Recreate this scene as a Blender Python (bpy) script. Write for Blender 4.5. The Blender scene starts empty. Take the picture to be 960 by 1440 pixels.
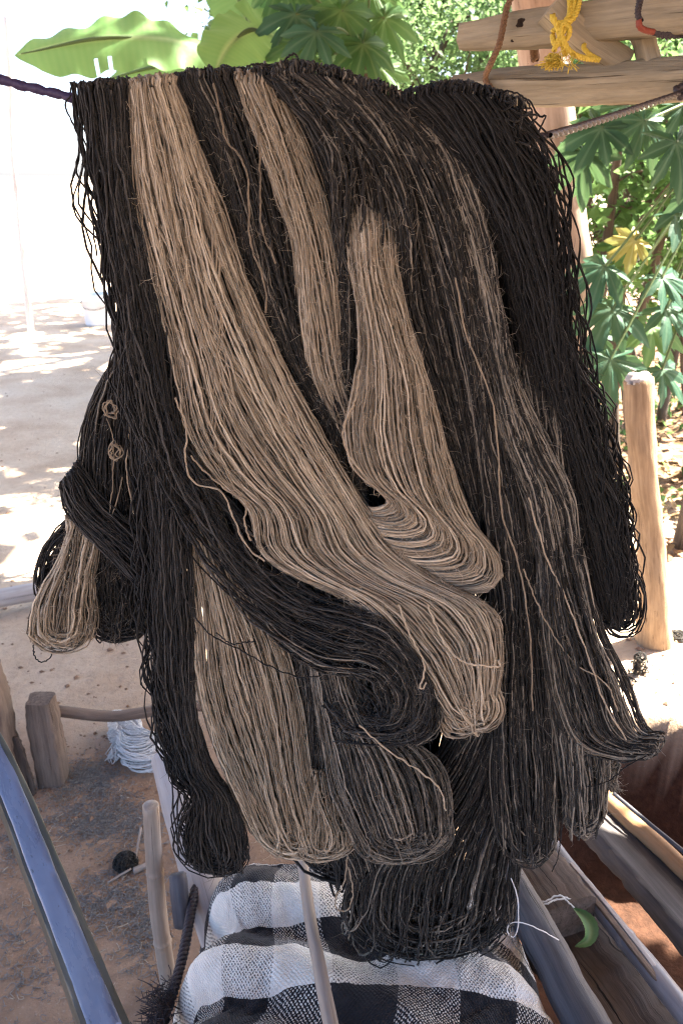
import bpy, math, random
import numpy as np
from mathutils import Vector

# ------------------------------------------------------------------ camera, world, sun, exposure
sc = bpy.context.scene
COL = sc.collection
PITCH = math.radians(23.0); F = 1119.0; CAMZ = 1.5
cam_d = bpy.data.cameras.new("camera"); cam = bpy.data.objects.new("camera", cam_d); COL.objects.link(cam)
cam.location = (0, 0, CAMZ); cam.rotation_euler = (math.pi/2 - PITCH, 0, 0)
cam_d.sensor_fit = 'VERTICAL'; cam_d.sensor_height = 36.0; cam_d.lens = 36.0*F/1440.0
cam_d.clip_start = 0.02; cam_d.clip_end = 2000
cam_d.dof.use_dof = True; cam_d.dof.focus_distance = 0.93; cam_d.dof.aperture_fstop = 11.0
sc.camera = cam
SUN_TO = Vector((0.55, 0.28, 0.80)).normalized()
w = bpy.data.worlds.new("World"); sc.world = w; w.use_nodes = True
nt = w.node_tree; nt.nodes.clear()
sky = nt.nodes.new('ShaderNodeTexSky'); sky.sky_type = 'NISHITA'; sky.sun_disc = False
sky.sun_elevation = math.asin(SUN_TO.z); sky.sun_rotation = math.atan2(SUN_TO.x, SUN_TO.y)
sky.air_density = 0.55; sky.dust_density = 2.2; sky.ozone_density = 0.4
bg = nt.nodes.new('ShaderNodeBackground'); bg.inputs[1].default_value = 0.075
wo = nt.nodes.new('ShaderNodeOutputWorld')
nt.links.new(sky.outputs[0], bg.inputs[0]); nt.links.new(bg.outputs[0], wo.inputs[0])
sun_d = bpy.data.lights.new("sun", 'SUN'); sun_d.energy = 5.0; sun_d.angle = math.radians(0.5); sun_d.color = (1.0, 0.91, 0.77)
sun = bpy.data.objects.new("sun", sun_d); COL.objects.link(sun)
sun.rotation_euler = (-SUN_TO).to_track_quat('-Z', 'Y').to_euler()
sc.view_settings.view_transform = 'Standard'; sc.view_settings.look = 'None'
sc.view_settings.exposure = 3.5; sc.view_settings.gamma = 1.0
sc.cycles.use_denoising = True; sc.cycles.denoising_prefilter = 'NONE'; sc.cycles.filter_width = 1.2
sc.cycles.max_bounces = 10; sc.cycles.diffuse_bounces = 6; sc.cycles.transparent_max_bounces = 8
sc.cycles.sample_clamp_indirect = 2.5

rng = np.random.default_rng(7)
random.seed(7)

# ------------------------------------------------------------------ geometry of the view (pixels of the photo -> points in the place)
CP, SP = math.cos(PITCH), math.sin(PITCH)
def ray(px, py):
    xc = (np.asarray(px, float)-480)/F; yc = (720-np.asarray(py, float))/F
    return xc, CP+yc*SP, -SP+yc*CP
def at(px, py, Y):
    x, y, z = ray(px, py); t = np.asarray(Y, float)/y
    return np.stack([t*x, np.broadcast_to(Y, np.shape(t)).astype(float), CAMZ+t*z], -1)
def atz(px, py, z0=0.0):
    x, y, z = ray(px, py); t = (z0-CAMZ)/z
    return np.array([t*x, t*y, z0])

# ------------------------------------------------------------------ materials
def new_mat(name):
    m = bpy.data.materials.new(name); m.use_nodes = True
    m.node_tree.nodes.clear()
    return m, m.node_tree
class NB:
    """small node builder"""
    def __init__(s, nt): s.nt = nt
    def n(s, typ, **kw):
        nd = s.nt.nodes.new(typ)
        for k, v in kw.items(): setattr(nd, k, v)
        return nd
    def l(s, a, b): s.nt.links.new(a, b)
    def noise(s, vec, scale, detail=4, rough=.55, dist=0):
        nd = s.n('ShaderNodeTexNoise'); nd.inputs['Scale'].default_value = scale; nd.inputs['Detail'].default_value = detail
        nd.inputs['Roughness'].default_value = rough; nd.inputs['Distortion'].default_value = dist
        if vec is not None: s.l(vec, nd.inputs['Vector'])
        return nd.outputs['Fac']
    def vor(s, vec, scale, feat='F1'):
        nd = s.n('ShaderNodeTexVoronoi', feature=feat); nd.inputs['Scale'].default_value = scale
        if vec is not None: s.l(vec, nd.inputs['Vector'])
        return nd.outputs['Distance']
    def ramp(s, fac, stops):
        nd = s.n('ShaderNodeValToRGB'); e = nd.color_ramp.elements
        while len(e) < len(stops): e.new(.5)
        for el, (p, c) in zip(e, stops):
            el.position = p; el.color = (*c, 1) if len(c) == 3 else c
        s.l(fac, nd.inputs[0]); return nd.outputs[0]
    def mix(s, fac, a, b, mode='MIX'):
        nd = s.n('ShaderNodeMix', data_type='RGBA', blend_type=mode)
        for sock, v in ((nd.inputs[0], fac), (nd.inputs[6], a), (nd.inputs[7], b)):
            if isinstance(v, (int, float)): sock.default_value = v
            elif isinstance(v, tuple): sock.default_value = (*v, 1) if len(v) == 3 else v
            else: s.l(v, sock)
        return nd.outputs[2]
    def math(s, op, a, b=0.0, c=0.0):
        nd = s.n('ShaderNodeMath', operation=op)
        for sock, v in zip(nd.inputs, (a, b, c)):
            if isinstance(v, (int, float)): sock.default_value = v
            else: s.l(v, sock)
        return nd.outputs[0]
    def attr(s, name):
        return s.n('ShaderNodeAttribute', attribute_name=name)
    def pos(s): return s.n('ShaderNodeNewGeometry').outputs['Position']
    def mapping(s, vec, scale=(1,1,1)):
        nd = s.n('ShaderNodeMapping'); nd.inputs['Scale'].default_value = scale; s.l(vec, nd.inputs['Vector']); return nd.outputs[0]
    def bump(s, h, strength=.4, dist=.002):
        nd = s.n('ShaderNodeBump'); nd.inputs['Strength'].default_value = strength; nd.inputs['Distance'].default_value = dist
        s.l(h, nd.inputs['Height']); return nd.outputs[0]
    def principled(s, col, rough=.8, bump=None, spec=.3, sheen=0.0, metal=0.0):
        p = s.n('ShaderNodeBsdfPrincipled')
        if isinstance(col, tuple): p.inputs['Base Color'].default_value = (*col, 1)
        else: s.l(col, p.inputs['Base Color'])
        if isinstance(rough, (int, float)): p.inputs['Roughness'].default_value = rough
        else: s.l(rough, p.inputs['Roughness'])
        p.inputs['Specular IOR Level'].default_value = spec
        p.inputs['Sheen Weight'].default_value = sheen; p.inputs['Metallic'].default_value = metal
        if bump is not None: s.l(bump, p.inputs['Normal'])
        return p.outputs[0]
    def out(s, sh):
        o = s.n('ShaderNodeOutputMaterial'); s.l(sh, o.inputs[0])

def yarn_mat(name, dark, midc, light, fleck):
    """dark..light is picked per strand by the attribute 'tone'; flecks of paler and darker fibre along it"""
    m, t = new_mat(name); b = NB(t)
    tone = b.attr('tone').outputs['Fac']; gc = b.attr('gc').outputs['Vector']
    fl = b.noise(b.mapping(gc, (520, 520, 170)), 1.0, 3, .7)
    lg = b.noise(b.mapping(gc, (30, 30, 22)), 1.0, 3, .6)
    tt = b.math('ADD', tone, b.math('MULTIPLY', b.math('SUBTRACT', lg, .5), .55))
    tt = b.math('ADD', tt, b.math('MULTIPLY', b.math('SUBTRACT', fl, .5), fleck))
    col = b.ramp(tt, [(0.0, dark), (.42, midc), (1.0, light)])
    tw = b.n('ShaderNodeTexWave', wave_type='BANDS', bands_direction='DIAGONAL')
    b.l(b.mapping(b.attr('tw').outputs['Vector'], (1, 1, 1)), tw.inputs['Vector']); tw.inputs['Scale'].default_value = 1.0
    h = b.math('ADD', b.math('MULTIPLY', tw.outputs['Fac'], .8), fl)
    b.out(b.principled(col, .85, b.bump(h, .55, .0012), .22, .12))
    return m
M = {}
M['black'] = yarn_mat('yarn_black', (.0011, .0011, .0011), (.0032, .0031, .0029), (.075, .070, .063), 1.05)
M['charcoal'] = yarn_mat('yarn_charcoal', (.0026, .0024, .0020), (.0185, .0165, .0135), (.37, .325, .255), 1.0)
M['taupe'] = yarn_mat('yarn_taupe', (.070, .054, .035), (.285, .228, .158), (.69, .595, .45), .65)
M['white_yarn'] = yarn_mat('yarn_white', (.62, .64, .65), (.74, .75, .75), (.84, .85, .85), .2)

def wood_mat(name, a, c, dark, rough=.8, grain=1.0, bump=.5, spec=.25):
    m, t = new_mat(name); b = NB(t)
    gc = b.attr('gc').outputs['Vector']
    g = b.noise(b.mapping(gc, (90*grain, 90*grain, 5*grain)), 1.0, 6, .65, .6)
    g2 = b.noise(b.mapping(gc, (18, 18, 6)), 1.0, 4, .6)
    cr = b.noise(b.mapping(gc, (160, 160, 3)), 1.0, 3, .7, .3)
    col = b.ramp(g, [(.30, a), (.68, c)])
    col = b.mix(b.ramp(g2, [(.42, (0,0,0)), (.72, (1,1,1))]), col, b.mix(.5, col, dark))
    crk = b.ramp(cr, [(.31, (1,1,1)), (.37, (0,0,0))])
    col = b.mix(crk, col, dark)
    h = b.math('SUBTRACT', g, b.math('MULTIPLY', crk, .8))
    b.out(b.principled(col, rough, b.bump(h, bump, .003), spec))
    return m
M['loom_wood'] = wood_mat('sawn_wood', (.22, .19, .135), (.35, .305, .22), (.08, .065, .045), .85, 1.3, .8)
M['dark_wood'] = wood_mat('dark_smooth_wood', (.045, .045, .055), (.10, .10, .115), (.018, .018, .02), .55)
M['old_timber'] = wood_mat('weathered_timber', (.055, .042, .035), (.135, .104, .085), (.013, .010, .008), .88, 1.2, .8)
M['plank'] = wood_mat('grey_plank', (.06, .054, .053), (.12, .11, .108), (.025, .022, .021), .75)
M['stake'] = wood_mat('brown_stake', (.11, .082, .064), (.225, .172, .138), (.045, .03, .022), .88, 1.1, .9)
M['pale_pole'] = wood_mat('pale_pole', (.33, .30, .29), (.47, .44, .42), (.2, .17, .16), .6, .6, .3)
M['glare_pale'] = wood_mat('sun_glare_pole', (.55, .52, .49), (.72, .70, .67), (.4, .37, .34), .8)  # sun glare on the far pole put into a near-white colour
M['post_wood'] = wood_mat('peeled_post', (.24, .16, .095), (.42, .30, .185), (.09, .05, .03), .85, 1.2, .9)
M['trunk_post'] = wood_mat('trunk_post', (.30, .21, .16), (.48, .38, .31), (.12, .07, .05), .85, .35, 1.0)
M['red_stick'] = wood_mat('brown_stick', (.28, .15, .07), (.42, .25, .13), (.12, .06, .03), .7)
M['bark'] = wood_mat('bark', (.055, .042, .032), (.14, .11, .085), (.02, .015, .012), .9, .6, 1.0)
M['bamboo'] = wood_mat('bamboo', (.22, .175, .14), (.40, .335, .28), (.10, .07, .05), .42, .6, .3, .45)
M['grey_bamboo'] = wood_mat('grey_bamboo', (.13, .13, .15), (.27, .27, .30), (.06, .055, .06), .4, .6, .3, .45)
M['stick'] = wood_mat('smooth_stick', (.24, .20, .17), (.36, .31, .27), (.15, .115, .095), .55, .7, .35)
M['thatch'] = wood_mat('thatch', (.20, .15, .09), (.34, .26, .16), (.06, .045, .03), .9, .7, 1.0)

def sky_tint_mat():
    m, t = new_mat('sky_tinted_bar'); b = NB(t); gc = b.attr('gc').outputs['Vector']
    n1 = b.noise(b.mapping(gc, (40, 40, 8)), 1, 5, .6); n2 = b.noise(b.mapping(gc, (140, 140, 60)), 1, 3, .7)
    col = b.ramp(n1, [(.3, (.095, .130, .225)), (.7, (.165, .205, .31))])  # blue of the sky reflected in the bar, put into its base colour
    col = b.mix(b.ramp(n2, [(.64, (0,0,0)), (.74, (1,1,1))]), col, (.05, .06, .08))
    b.out(b.principled(col, b.math('ADD', b.math('MULTIPLY', n1, .25), .16), b.bump(n2, .06, .001), .6)); return m
M['blue'] = sky_tint_mat()
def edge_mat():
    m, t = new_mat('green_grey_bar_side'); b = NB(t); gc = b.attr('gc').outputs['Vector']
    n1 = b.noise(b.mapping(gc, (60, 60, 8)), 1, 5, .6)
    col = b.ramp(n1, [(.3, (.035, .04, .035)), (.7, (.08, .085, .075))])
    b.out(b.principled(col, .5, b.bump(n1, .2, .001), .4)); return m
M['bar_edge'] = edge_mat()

def leaf_mat(name, a, c, vein=None, trans=.45, rough=.5):
    m, t = new_mat(name); b = NB(t)
    n1 = b.noise(b.pos(), 7, 3); tone = b.attr('tone').outputs['Fac']
    f = b.math('ADD', b.math('MULTIPLY', n1, .5), b.math('MULTIPLY', tone, .5))
    col = b.ramp(f, [(.25, a), (.75, c)])
    if vein is not None:
        v = b.attr('vein').outputs['Fac']
        col = b.mix(b.math('MULTIPLY', v, .7), col, vein)
    p = b.principled(col, rough, b.bump(b.noise(b.pos(), 60, 2), .3, .004), .12)
    tr = b.n('ShaderNodeBsdfTranslucent')
    b.l(b.mix(.45, col, (.30, .50, .17), 'MIX'), tr.inputs[0])
    mx = b.n('ShaderNodeMixShader'); mx.inputs[0].default_value = trans
    b.l(p, mx.inputs[1]); b.l(tr.outputs[0], mx.inputs[2]); b.out(mx.outputs[0]); return m
M['banana'] = leaf_mat('banana_leaf', (.07, .16, .05), (.13, .26, .09), (.35, .42, .2), .5)
M['papaya'] = leaf_mat('papaya_leaf', (.025, .075, .028), (.06, .135, .048), (.16, .24, .10), .42)
M['papaya_blue'] = leaf_mat('papaya_leaf_cool', (.016, .055, .036), (.036, .095, .062), (.11, .18, .12), .20)
M['yellow_leaf'] = leaf_mat('yellow_leaf', (.27, .21, .05), (.40, .33, .10), (.5, .42, .22), .3)
M['fine_leaf'] = leaf_mat('fine_leaf', (.065, .12, .062), (.15, .215, .125), None, .45)
M['hedge_leaf'] = leaf_mat('hedge_leaf', (.035, .085, .025), (.09, .17, .05), None, .42)
M['fallen'] = leaf_mat('fallen_green_leaf', (.05, .10, .035), (.085, .155, .06), (.15, .22, .11), .05)
M['dry_leaf'] = leaf_mat('dry_leaf', (.16, .09, .05), (.36, .23, .13), None, .1, .8)
M['stem'] = leaf_mat('green_stem', (.07, .11, .045), (.14, .19, .085), None, .0)

def plain(name, a, c, scale=60, rough=.8, bump=.3, spec=.3):
    m, t = new_mat(name); b = NB(t)
    n1 = b.noise(b.pos(), scale, 4, .65)
    b.out(b.principled(b.ramp(n1, [(.3, a), (.7, c)]), rough, b.bump(n1, bump, .002), spec)); return m
M['yellow_rope'] = plain('yellow_rope', (.40, .28, .025), (.60, .45, .07), 240, .6)
M['brown_rope'] = plain('brown_rope', (.10, .055, .03), (.2, .12, .07), 300, .9)
M['cord'] = plain('cord', (.02, .016, .022), (.055, .045, .05), 300, .55)
M['purple_cord'] = plain('purple_cord', (.02, .014, .05), (.045, .035, .085), 300, .5)
M['red_cable'] = plain('red_cable', (.16, .03, .02), (.22, .05, .03), 100, .5)
M['white_plastic'] = plain('white_plastic', (.74, .77, .80), (.82, .84, .86), 12, .35, .05, .5)
M['clod'] = plain('clod', (.14, .085, .055), (.27, .17, .115), 90, .95, .6)
M['lint'] = plain('lint', (.13, .13, .125), (.30, .285, .27), 200, .95)
M['straw'] = plain('straw', (.28, .23, .17), (.5, .44, .36), 90, .8)

def cloth_mat():
    m, t = new_mat('checked_cloth'); b = NB(t)
    uv = b.attr('cuv').outputs['Vector']
    sx = b.n('ShaderNodeSeparateXYZ'); b.l(uv, sx.inputs[0]); u, v = sx.outputs[0], sx.outputs[1]
    def band(x, period, off, duty, k=120.0):
        f = b.math('FRACT', b.math('ADD', b.math('DIVIDE', x, period), off))
        wob = b.math('MULTIPLY', b.math('SUBTRACT', b.noise(uv, 90, 2), .5), .03)
        return b.math('LESS_THAN', b.math('ADD', f, wob), duty)
    bu = band(u, .155, .30, .5); bv = band(v, .150, .12, .52)
    TH = 1250.0
    jx = b.n('ShaderNodeTexNoise'); jx.inputs['Scale'].default_value = 260; b.l(uv, jx.inputs['Vector']); jx.inputs['Detail'].default_value = 2   # threads per metre * pi
    jo = b.math('MULTIPLY', b.math('SUBTRACT', jx.outputs['Fac'], .5), 5.0)
    su = b.math('SINE', b.math('MULTIPLY_ADD', u, TH, jo)); sv = b.math('SINE', b.math('MULTIPLY_ADD', v, TH*.8, jo))
    weave = b.math('MULTIPLY', su, sv)
    nz = b.math('MULTIPLY', b.math('SUBTRACT', b.noise(uv, 420, 2, .7), .5), 1.2)
    pick = b.ramp(b.math('ADD', b.math('MULTIPLY_ADD', weave, .5, .5), nz), [(.58, (0,0,0)), (.76, (1,1,1))])
    # weft (bv) dominates in bands, warp shows through the weave
    d = b.mix(pick, b.math('MULTIPLY', bv, 1.0), b.math('MULTIPLY', bu, 1.0))
    dd = b.mix(.12, d, bv)
    n2 = b.noise(uv, 35, 4, .6)
    white = b.ramp(n2, [(.3, (.66, .63, .57)), (.7, (.79, .76, .70))]); black = b.ramp(n2, [(.3, (.010, .010, .012)), (.7, (.024, .024, .028))])
    col = b.mix(dd, white, black)
    h = b.math('ADD', weave, b.math('MULTIPLY', n2, .6))
    b.out(b.principled(col, .9, b.bump(h, .55, .0015), .15, .15)); return m
M['cloth'] = cloth_mat()

def soil_mat():
    m, t = new_mat('soil'); b = NB(t); p = b.pos()
    zone = b.attr('zone').outputs['Fac']           # 0 trodden reddish earth near the loom .. 1 swept pale earth of the yard
    lit = b.attr('litter').outputs['Fac']
    n1 = b.noise(p, 2.2, 6, .6); n2 = b.noise(p, 38, 5, .7); n3 = b.noise(p, 150, 3, .7); n4 = b.noise(p, .9, 3)
    red = b.ramp(n1, [(.30, (.19, .125, .085)), (.52, (.28, .188, .128)), (.72, (.37, .265, .19))])
    pale = b.ramp(n1, [(.30, (.40, .29, .20)), (.5, (.50, .385, .28)), (.72, (.56, .46, .355))])
    col = b.mix(b.math('ADD', zone, b.math('MULTIPLY', b.math('SUBTRACT', n4, .5), .35)), red, pale)
    lt = b.ramp(n2, [(.35, (.12, .07, .045)), (.65, (.32, .20, .13))])
    col = b.mix(lit, col, lt)
    col = b.mix(b.math('MULTIPLY', b.ramp(n2, [(.45, (0,0,0)), (.75, (1,1,1))]), .5), col, b.mix(.55, col, (.09, .075, .065)))
    col = b.mix(b.math('MULTIPLY', b.ramp(n3, [(.58, (0,0,0)), (.72, (1,1,1))]), .5), col, (.42, .36, .31))
    pit_soil = b.ramp(n2, [(.3, (.03, .015, .010)), (.7, (.075, .036, .022))])  # darker brown mixed in where the soil lies in the pit
    col = b.mix(b.attr('pit_soil').outputs['Fac'], col, pit_soil)
    h = b.math('ADD', n2, b.math('MULTIPLY', n3, .5))
    b.out(b.principled(col, .95, b.bump(h, .8, .008), .15)); return m
M['soil'] = soil_mat()

# ------------------------------------------------------------------ object helpers
def link(o): COL.objects.link(o); return o
def thing(name, label, cat, loc=(0,0,0), group=None):
    o = link(bpy.data.objects.new(name, None)); o.location = Vector([float(q) for q in loc])
    o.empty_display_size = .05
    o['label'] = label; o['category'] = cat
    if group: o['group'] = group
    return o
def tag(o, label, cat, group=None):
    o['label'] = label; o['category'] = cat
    if group: o['group'] = group
    return o
def mk(name, V, faces, mat, parent=None, smooth=True, attrs=None, kind=None, label=None, mats=None, fmat=None):
    """one mesh object; V in world coordinates; faces: (n,4)/(n,3) array, or list of such arrays, or list of tuples"""
    V = np.asarray(V, float)
    loc = np.array(parent.matrix_basis.translation) if parent is not None else np.zeros(3)
    if parent is not None and parent.parent is not None: loc = loc + np.array(parent.parent.location)
    me = bpy.data.meshes.new(name)
    V2 = V - loc
    org = np.zeros(3)
    if parent is None:
        org = V2.mean(0); org[2] = V2[:, 2].min(); V2 = V2 - org
    if isinstance(faces, np.ndarray): faces = [faces]
    if len(faces) and isinstance(faces[0], np.ndarray):
        fl = [f for f in faces if len(f)]
        idx = np.concatenate([f.ravel() for f in fl]).astype(np.int32)
        tot = np.concatenate([np.full(len(f), f.shape[1], np.int32) for f in fl])
    else:
        idx = np.array([i for f in faces for i in f], np.int32); tot = np.array([len(f) for f in faces], np.int32)
    start = np.concatenate([[0], np.cumsum(tot)[:-1]]).astype(np.int32)
    me.vertices.add(len(V2)); me.vertices.foreach_set('co', V2.astype(np.float32).ravel())
    me.loops.add(len(idx)); me.loops.foreach_set('vertex_index', idx)
    me.polygons.add(len(tot)); me.polygons.foreach_set('loop_start', start)
    me.update(calc_edges=True)
    me.polygons.foreach_set('use_smooth', np.full(len(tot), smooth))
    if fmat is not None: me.polygons.foreach_set('material_index', np.asarray(fmat, np.int32))
    for k, a in (attrs or {}).items():
        a = np.asarray(a, np.float32)
        at_ = me.attributes.new(k, 'FLOAT_VECTOR' if a.ndim == 2 else 'FLOAT', 'POINT')
        at_.data.foreach_set('vector' if a.ndim == 2 else 'value', a.ravel())
    me.validate(); me.update()
    for mm in (mats or [mat]): me.materials.append(mm)
    o = link(bpy.data.objects.new(name, me))
    if parent is not None: o.parent = parent
    else: o.location = Vector(org)
    if kind: o['kind'] = kind
    if label: o['label'] = label
    return o

def frames(P, closed):
    """P (n,m,3) -> tangents, two normals, by parallel transport"""
    if closed: T = np.roll(P, -1, 1)-np.roll(P, 1, 1)
    else: T = np.gradient(P, axis=1)
    T /= np.linalg.norm(T, axis=2, keepdims=True)+1e-12
    n, m, _ = P.shape
    ref = np.tile(np.array([.31, -.93, .17]), (n, 1)); A = np.zeros_like(P)
    a = ref-(ref*T[:, 0]).sum(1, keepdims=True)*T[:, 0]
    for k in range(m):
        a = a-(a*T[:, k]).sum(1, keepdims=True)*T[:, k]
        a /= np.linalg.norm(a, axis=1, keepdims=True)+1e-9
        A[:, k] = a
    return T, A, np.cross(T, A)
def tubes(P, R, sides=4, closed=False):
    """n tubes of m rings -> verts, quads, gc (cross x, cross y, along), tw (angle, along)"""
    P = np.asarray(P, float)
    if P.ndim == 2: P = P[None]
    n, m, _ = P.shape
    R = np.broadcast_to(np.asarray(R, float), (n, m))
    T, A, B = frames(P, closed)
    ang = np.arange(sides)*2*np.pi/sides
    ca, sa = np.cos(ang), np.sin(ang)
    V = P[:, :, None]+R[:, :, None, None]*(A[:, :, None]*ca[:, None]+B[:, :, None]*sa[:, None])
    s = np.concatenate([np.zeros((n, 1)), np.cumsum(np.linalg.norm(np.diff(P, axis=1), axis=2), 1)], 1)
    off = (np.arange(n)*1.37)[:, None]
    gc = np.stack(np.broadcast_arrays(R[:, :, None]*ca, R[:, :, None]*sa, (s+off)[:, :, None]), -1)
    gc[..., 0] += (np.arange(n)*.731 % 5)[:, None, None]
    tw = np.stack(np.broadcast_arrays((ang+0*s[:, :, None]), (s*620)[:, :, None], 0*ang), -1)
    idx = np.arange(n*m*sides).reshape(n, m, sides)
    nx = np.roll(idx, -1, 1) if closed else None
    a = idx if closed else idx[:, :-1]; c = nx if closed else idx[:, 1:]
    q = np.stack([a, np.roll(a, -1, 2), np.roll(c, -1, 2), c], -1).reshape(-1, 4)
    return V.reshape(-1, 3), q, gc.reshape(-1, 3), tw.reshape(-1, 3)
def smooth_path(pts, m):
    """Catmull-Rom through pts (k,d), resampled to m equally spaced points"""
    p = np.asarray(pts, float); k = len(p)
    if k == 2: return p[0]+(p[1]-p[0])*np.linspace(0, 1, m)[:, None]
    e = np.concatenate([[2*p[0]-p[1]], p, [2*p[-1]-p[-2]]])
    t = np.linspace(0, k-1-1e-9, max(m*4, 60)); i = t.astype(int); f = (t-i)[:, None]
    a, b, c, d = e[i], e[i+1], e[i+2], e[i+3]
    q = .5*((2*b)+(-a+c)*f+(2*a-5*b+4*c-d)*f**2+(-a+3*b-3*c+d)*f**3)
    s = np.concatenate([[0], np.cumsum(np.linalg.norm(np.diff(q[:, :3], axis=0), axis=1))])
    ss = np.linspace(0, s[-1], m)
    return np.stack([np.interp(ss, s, q[:, j]) for j in range(q.shape[1])], 1)
def wob(m, amp, f, seed, d=3):
    r = np.random.default_rng(seed); x = np.linspace(0, 1, m)
    return sum(amp/(j+1)*np.sin(2*np.pi*(f*(j+1)*x[:, None]*r.uniform(.7, 1.3, d)+r.uniform(0, 1, d))) for j in range(3))
def pole(name, pts, radii, mat, parent=None, sides=14, m=26, rough=.0, seed=1, caps=True, nodes=None, flat=None, **kw):
    """a round stick along pts, ends closed with a slightly domed cap; nodes: positions (0..1) of bamboo rings"""
    P = smooth_path(pts, m); t = np.linspace(0, 1, m)
    R = np.interp(t, np.linspace(0, 1, len(radii)), radii)
    if nodes:
        # rings either side of each node
        tt = sorted(set(list(t)+[np.clip(q+d, 0, 1) for q in nodes for d in (-.012, -.004, .004, .012)]))
        P = np.stack([np.interp(tt, t, P[:, j]) for j in range(3)], 1); R = np.interp(tt, t, R); t = np.array(tt); m = len(t)
        for q in nodes: R = R*(1+.13*np.exp(-((t-q)/.006)**2)-.05*np.exp(-((t-q-.018)/.008)**2))
    if rough: P = P+wob(m, rough*.4, 2, seed)
    e = np.array([.0]); 
    V, q, gc, tw = tubes(P, R, sides)
    V = V.reshape(m, sides, 3)
    if rough:
        r = np.random.default_rng(seed+5); ang = np.arange(sides)*2*np.pi/sides
        bump = sum(a_*np.sin(k_*ang[None]+2*np.pi*fz*t[:, None]+ph) for k_, a_, fz, ph in
                   [(1, .5, 3, r.uniform(0, 6)), (2, .7, 2, r.uniform(0, 6)), (3, .5, 5, r.uniform(0, 6)), (5, .25, 9, r.uniform(0, 6))])
        bump = bump+r.normal(0, .25, bump.shape)
        V = P[:, None]+(V-P[:, None])*(1+rough/np.mean(R)*bump*.35)[:, :, None]
    V = V.reshape(-1, 3); faces = [q]
    if caps:
        n0 = len(V); T0 = P[0]-P[1]; T1 = P[-1]-P[-2]; T0 /= np.linalg.norm(T0); T1 /= np.linalg.norm(T1)
        ring0 = V[:sides]; ring1 = V[-sides:]
        r0 = P[0]+(ring0-P[0])*.82+T0*R[0]*.14; r1 = P[-1]+(ring1-P[-1])*.82+T1*R[-1]*.14
        V = np.concatenate([V, r0, r1, [P[0]+T0*R[0]*.16], [P[-1]+T1*R[-1]*.16]])
        i = np.arange(sides); j = (i+1) % sides; L = (m-1)*sides
        faces = [np.concatenate([q, np.stack([j, i, n0+i, n0+j], 1), np.stack([L+i, L+j, n0+sides+j, n0+sides+i], 1)]),
                 np.concatenate([np.stack([n0+j, n0+i, np.full(sides, n0+2*sides)], 1), np.stack([n0+sides+i, n0+sides+j, np.full(sides, n0+2*sides+1)], 1)])]
        gc = np.concatenate([gc, gc[:sides]*.8, gc[L:L+sides]*.8, [[0, 0, 0]], [[0, 0, gc[-1, 2]]]])
    return mk(name, V, faces, mat, parent, True, {'gc': gc}, **kw)
def beam(name, pts, sec, mat, parent=None, m=24, rough=.0, seed=1, up=(0, 0, 1), scale=None, bevel=.12, **kw):
    """an extruded polygon section sec [(a,b)..] (a sideways, b up) along pts, corners rounded, ends capped, surface uneven"""
    P = smooth_path(pts, m); sec = np.asarray(sec, float)
    k = len(sec); S = []
    for i in range(k):   # bevel the corners
        p0, p1, p2 = sec[i-1], sec[i], sec[(i+1) % k]
        S += [p1+(p0-p1)*bevel, p1+(p0-p1)*bevel*.3+(p2-p1)*bevel*.3, p1+(p2-p1)*bevel]
        for f in (.33, .66): S.append(p1*(1-f)+p2*f if False else (p1+(p2-p1)*bevel)*(1-f)+(p2+(p1-p2)*bevel)*f)
    S = np.array(S); ks = len(S)
    T = np.gradient(P, axis=0); T /= np.linalg.norm(T, axis=1, keepdims=True)
    up = np.array(up, float); A = np.cross(T, up); A /= np.linalg.norm(A, axis=1, keepdims=True); B = np.cross(A, T)
    sc_ = np.ones((m, 2)) if scale is None else np.array([np.interp(np.linspace(0, 1, m), np.linspace(0, 1, len(scale)), [q[j] for q in scale]) for j in (0, 1)]).T
    r = np.random.default_rng(seed)
    V = P[:, None]+A[:, None]*(S[None, :, 0]*sc_[:, 0:1])[:, :, None]+B[:, None]*(S[None, :, 1]*sc_[:, 1:2])[:, :, None]
    if rough:
        t = np.linspace(0, 1, m); ph = r.uniform(0, 6, 4)
        f = sum(np.sin(t[:, None]*fr*6.28+np.arange(ks)[None]*kk+p_) for fr, kk, p_ in ((2, .4, ph[0]), (5, .9, ph[1]), (9, 1.7, ph[2])))*.33+r.normal(0, .35, (m, ks))
        c = V.mean(1, keepdims=True); d = V-c; d /= np.linalg.norm(d, axis=2, keepdims=True)
        V = V+d*(rough*f)[:, :, None]
    along = np.concatenate([[0], np.cumsum(np.linalg.norm(np.diff(P, axis=0), axis=1))])
    gc = np.stack(np.broadcast_arrays(S[None, :, 0], S[None, :, 1], along[:, None]), -1).reshape(-1, 3)
    idx = np.arange(m*ks).reshape(m, ks); a, c_ = idx[:-1], idx[1:]
    q = np.stack([a, np.roll(a, -1, 1), np.roll(c_, -1, 1), c_], -1).reshape(-1, 4)
    V = V.reshape(-1, 3); n0 = len(V)
    V = np.concatenate([V, [V[:ks].mean(0)-T[0]*.002], [V[-ks:].mean(0)+T[-1]*.002]])
    i = np.arange(ks); j = (i+1) % ks
    tr = np.concatenate([np.stack([j, i, np.full(ks, n0)], 1), np.stack([n0-ks+i, n0-ks+j, np.full(ks, n0+1)], 1)])
    gc = np.concatenate([gc, [[0, 0, 0]], [[0, 0, along[-1]]]])
    o = mk(name, V, [q, tr], mat, parent, True, {'gc': gc}, **kw)
    try: o.data.set_sharp_from_angle(angle=math.radians(50))
    except Exception: pass
    return o
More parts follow.
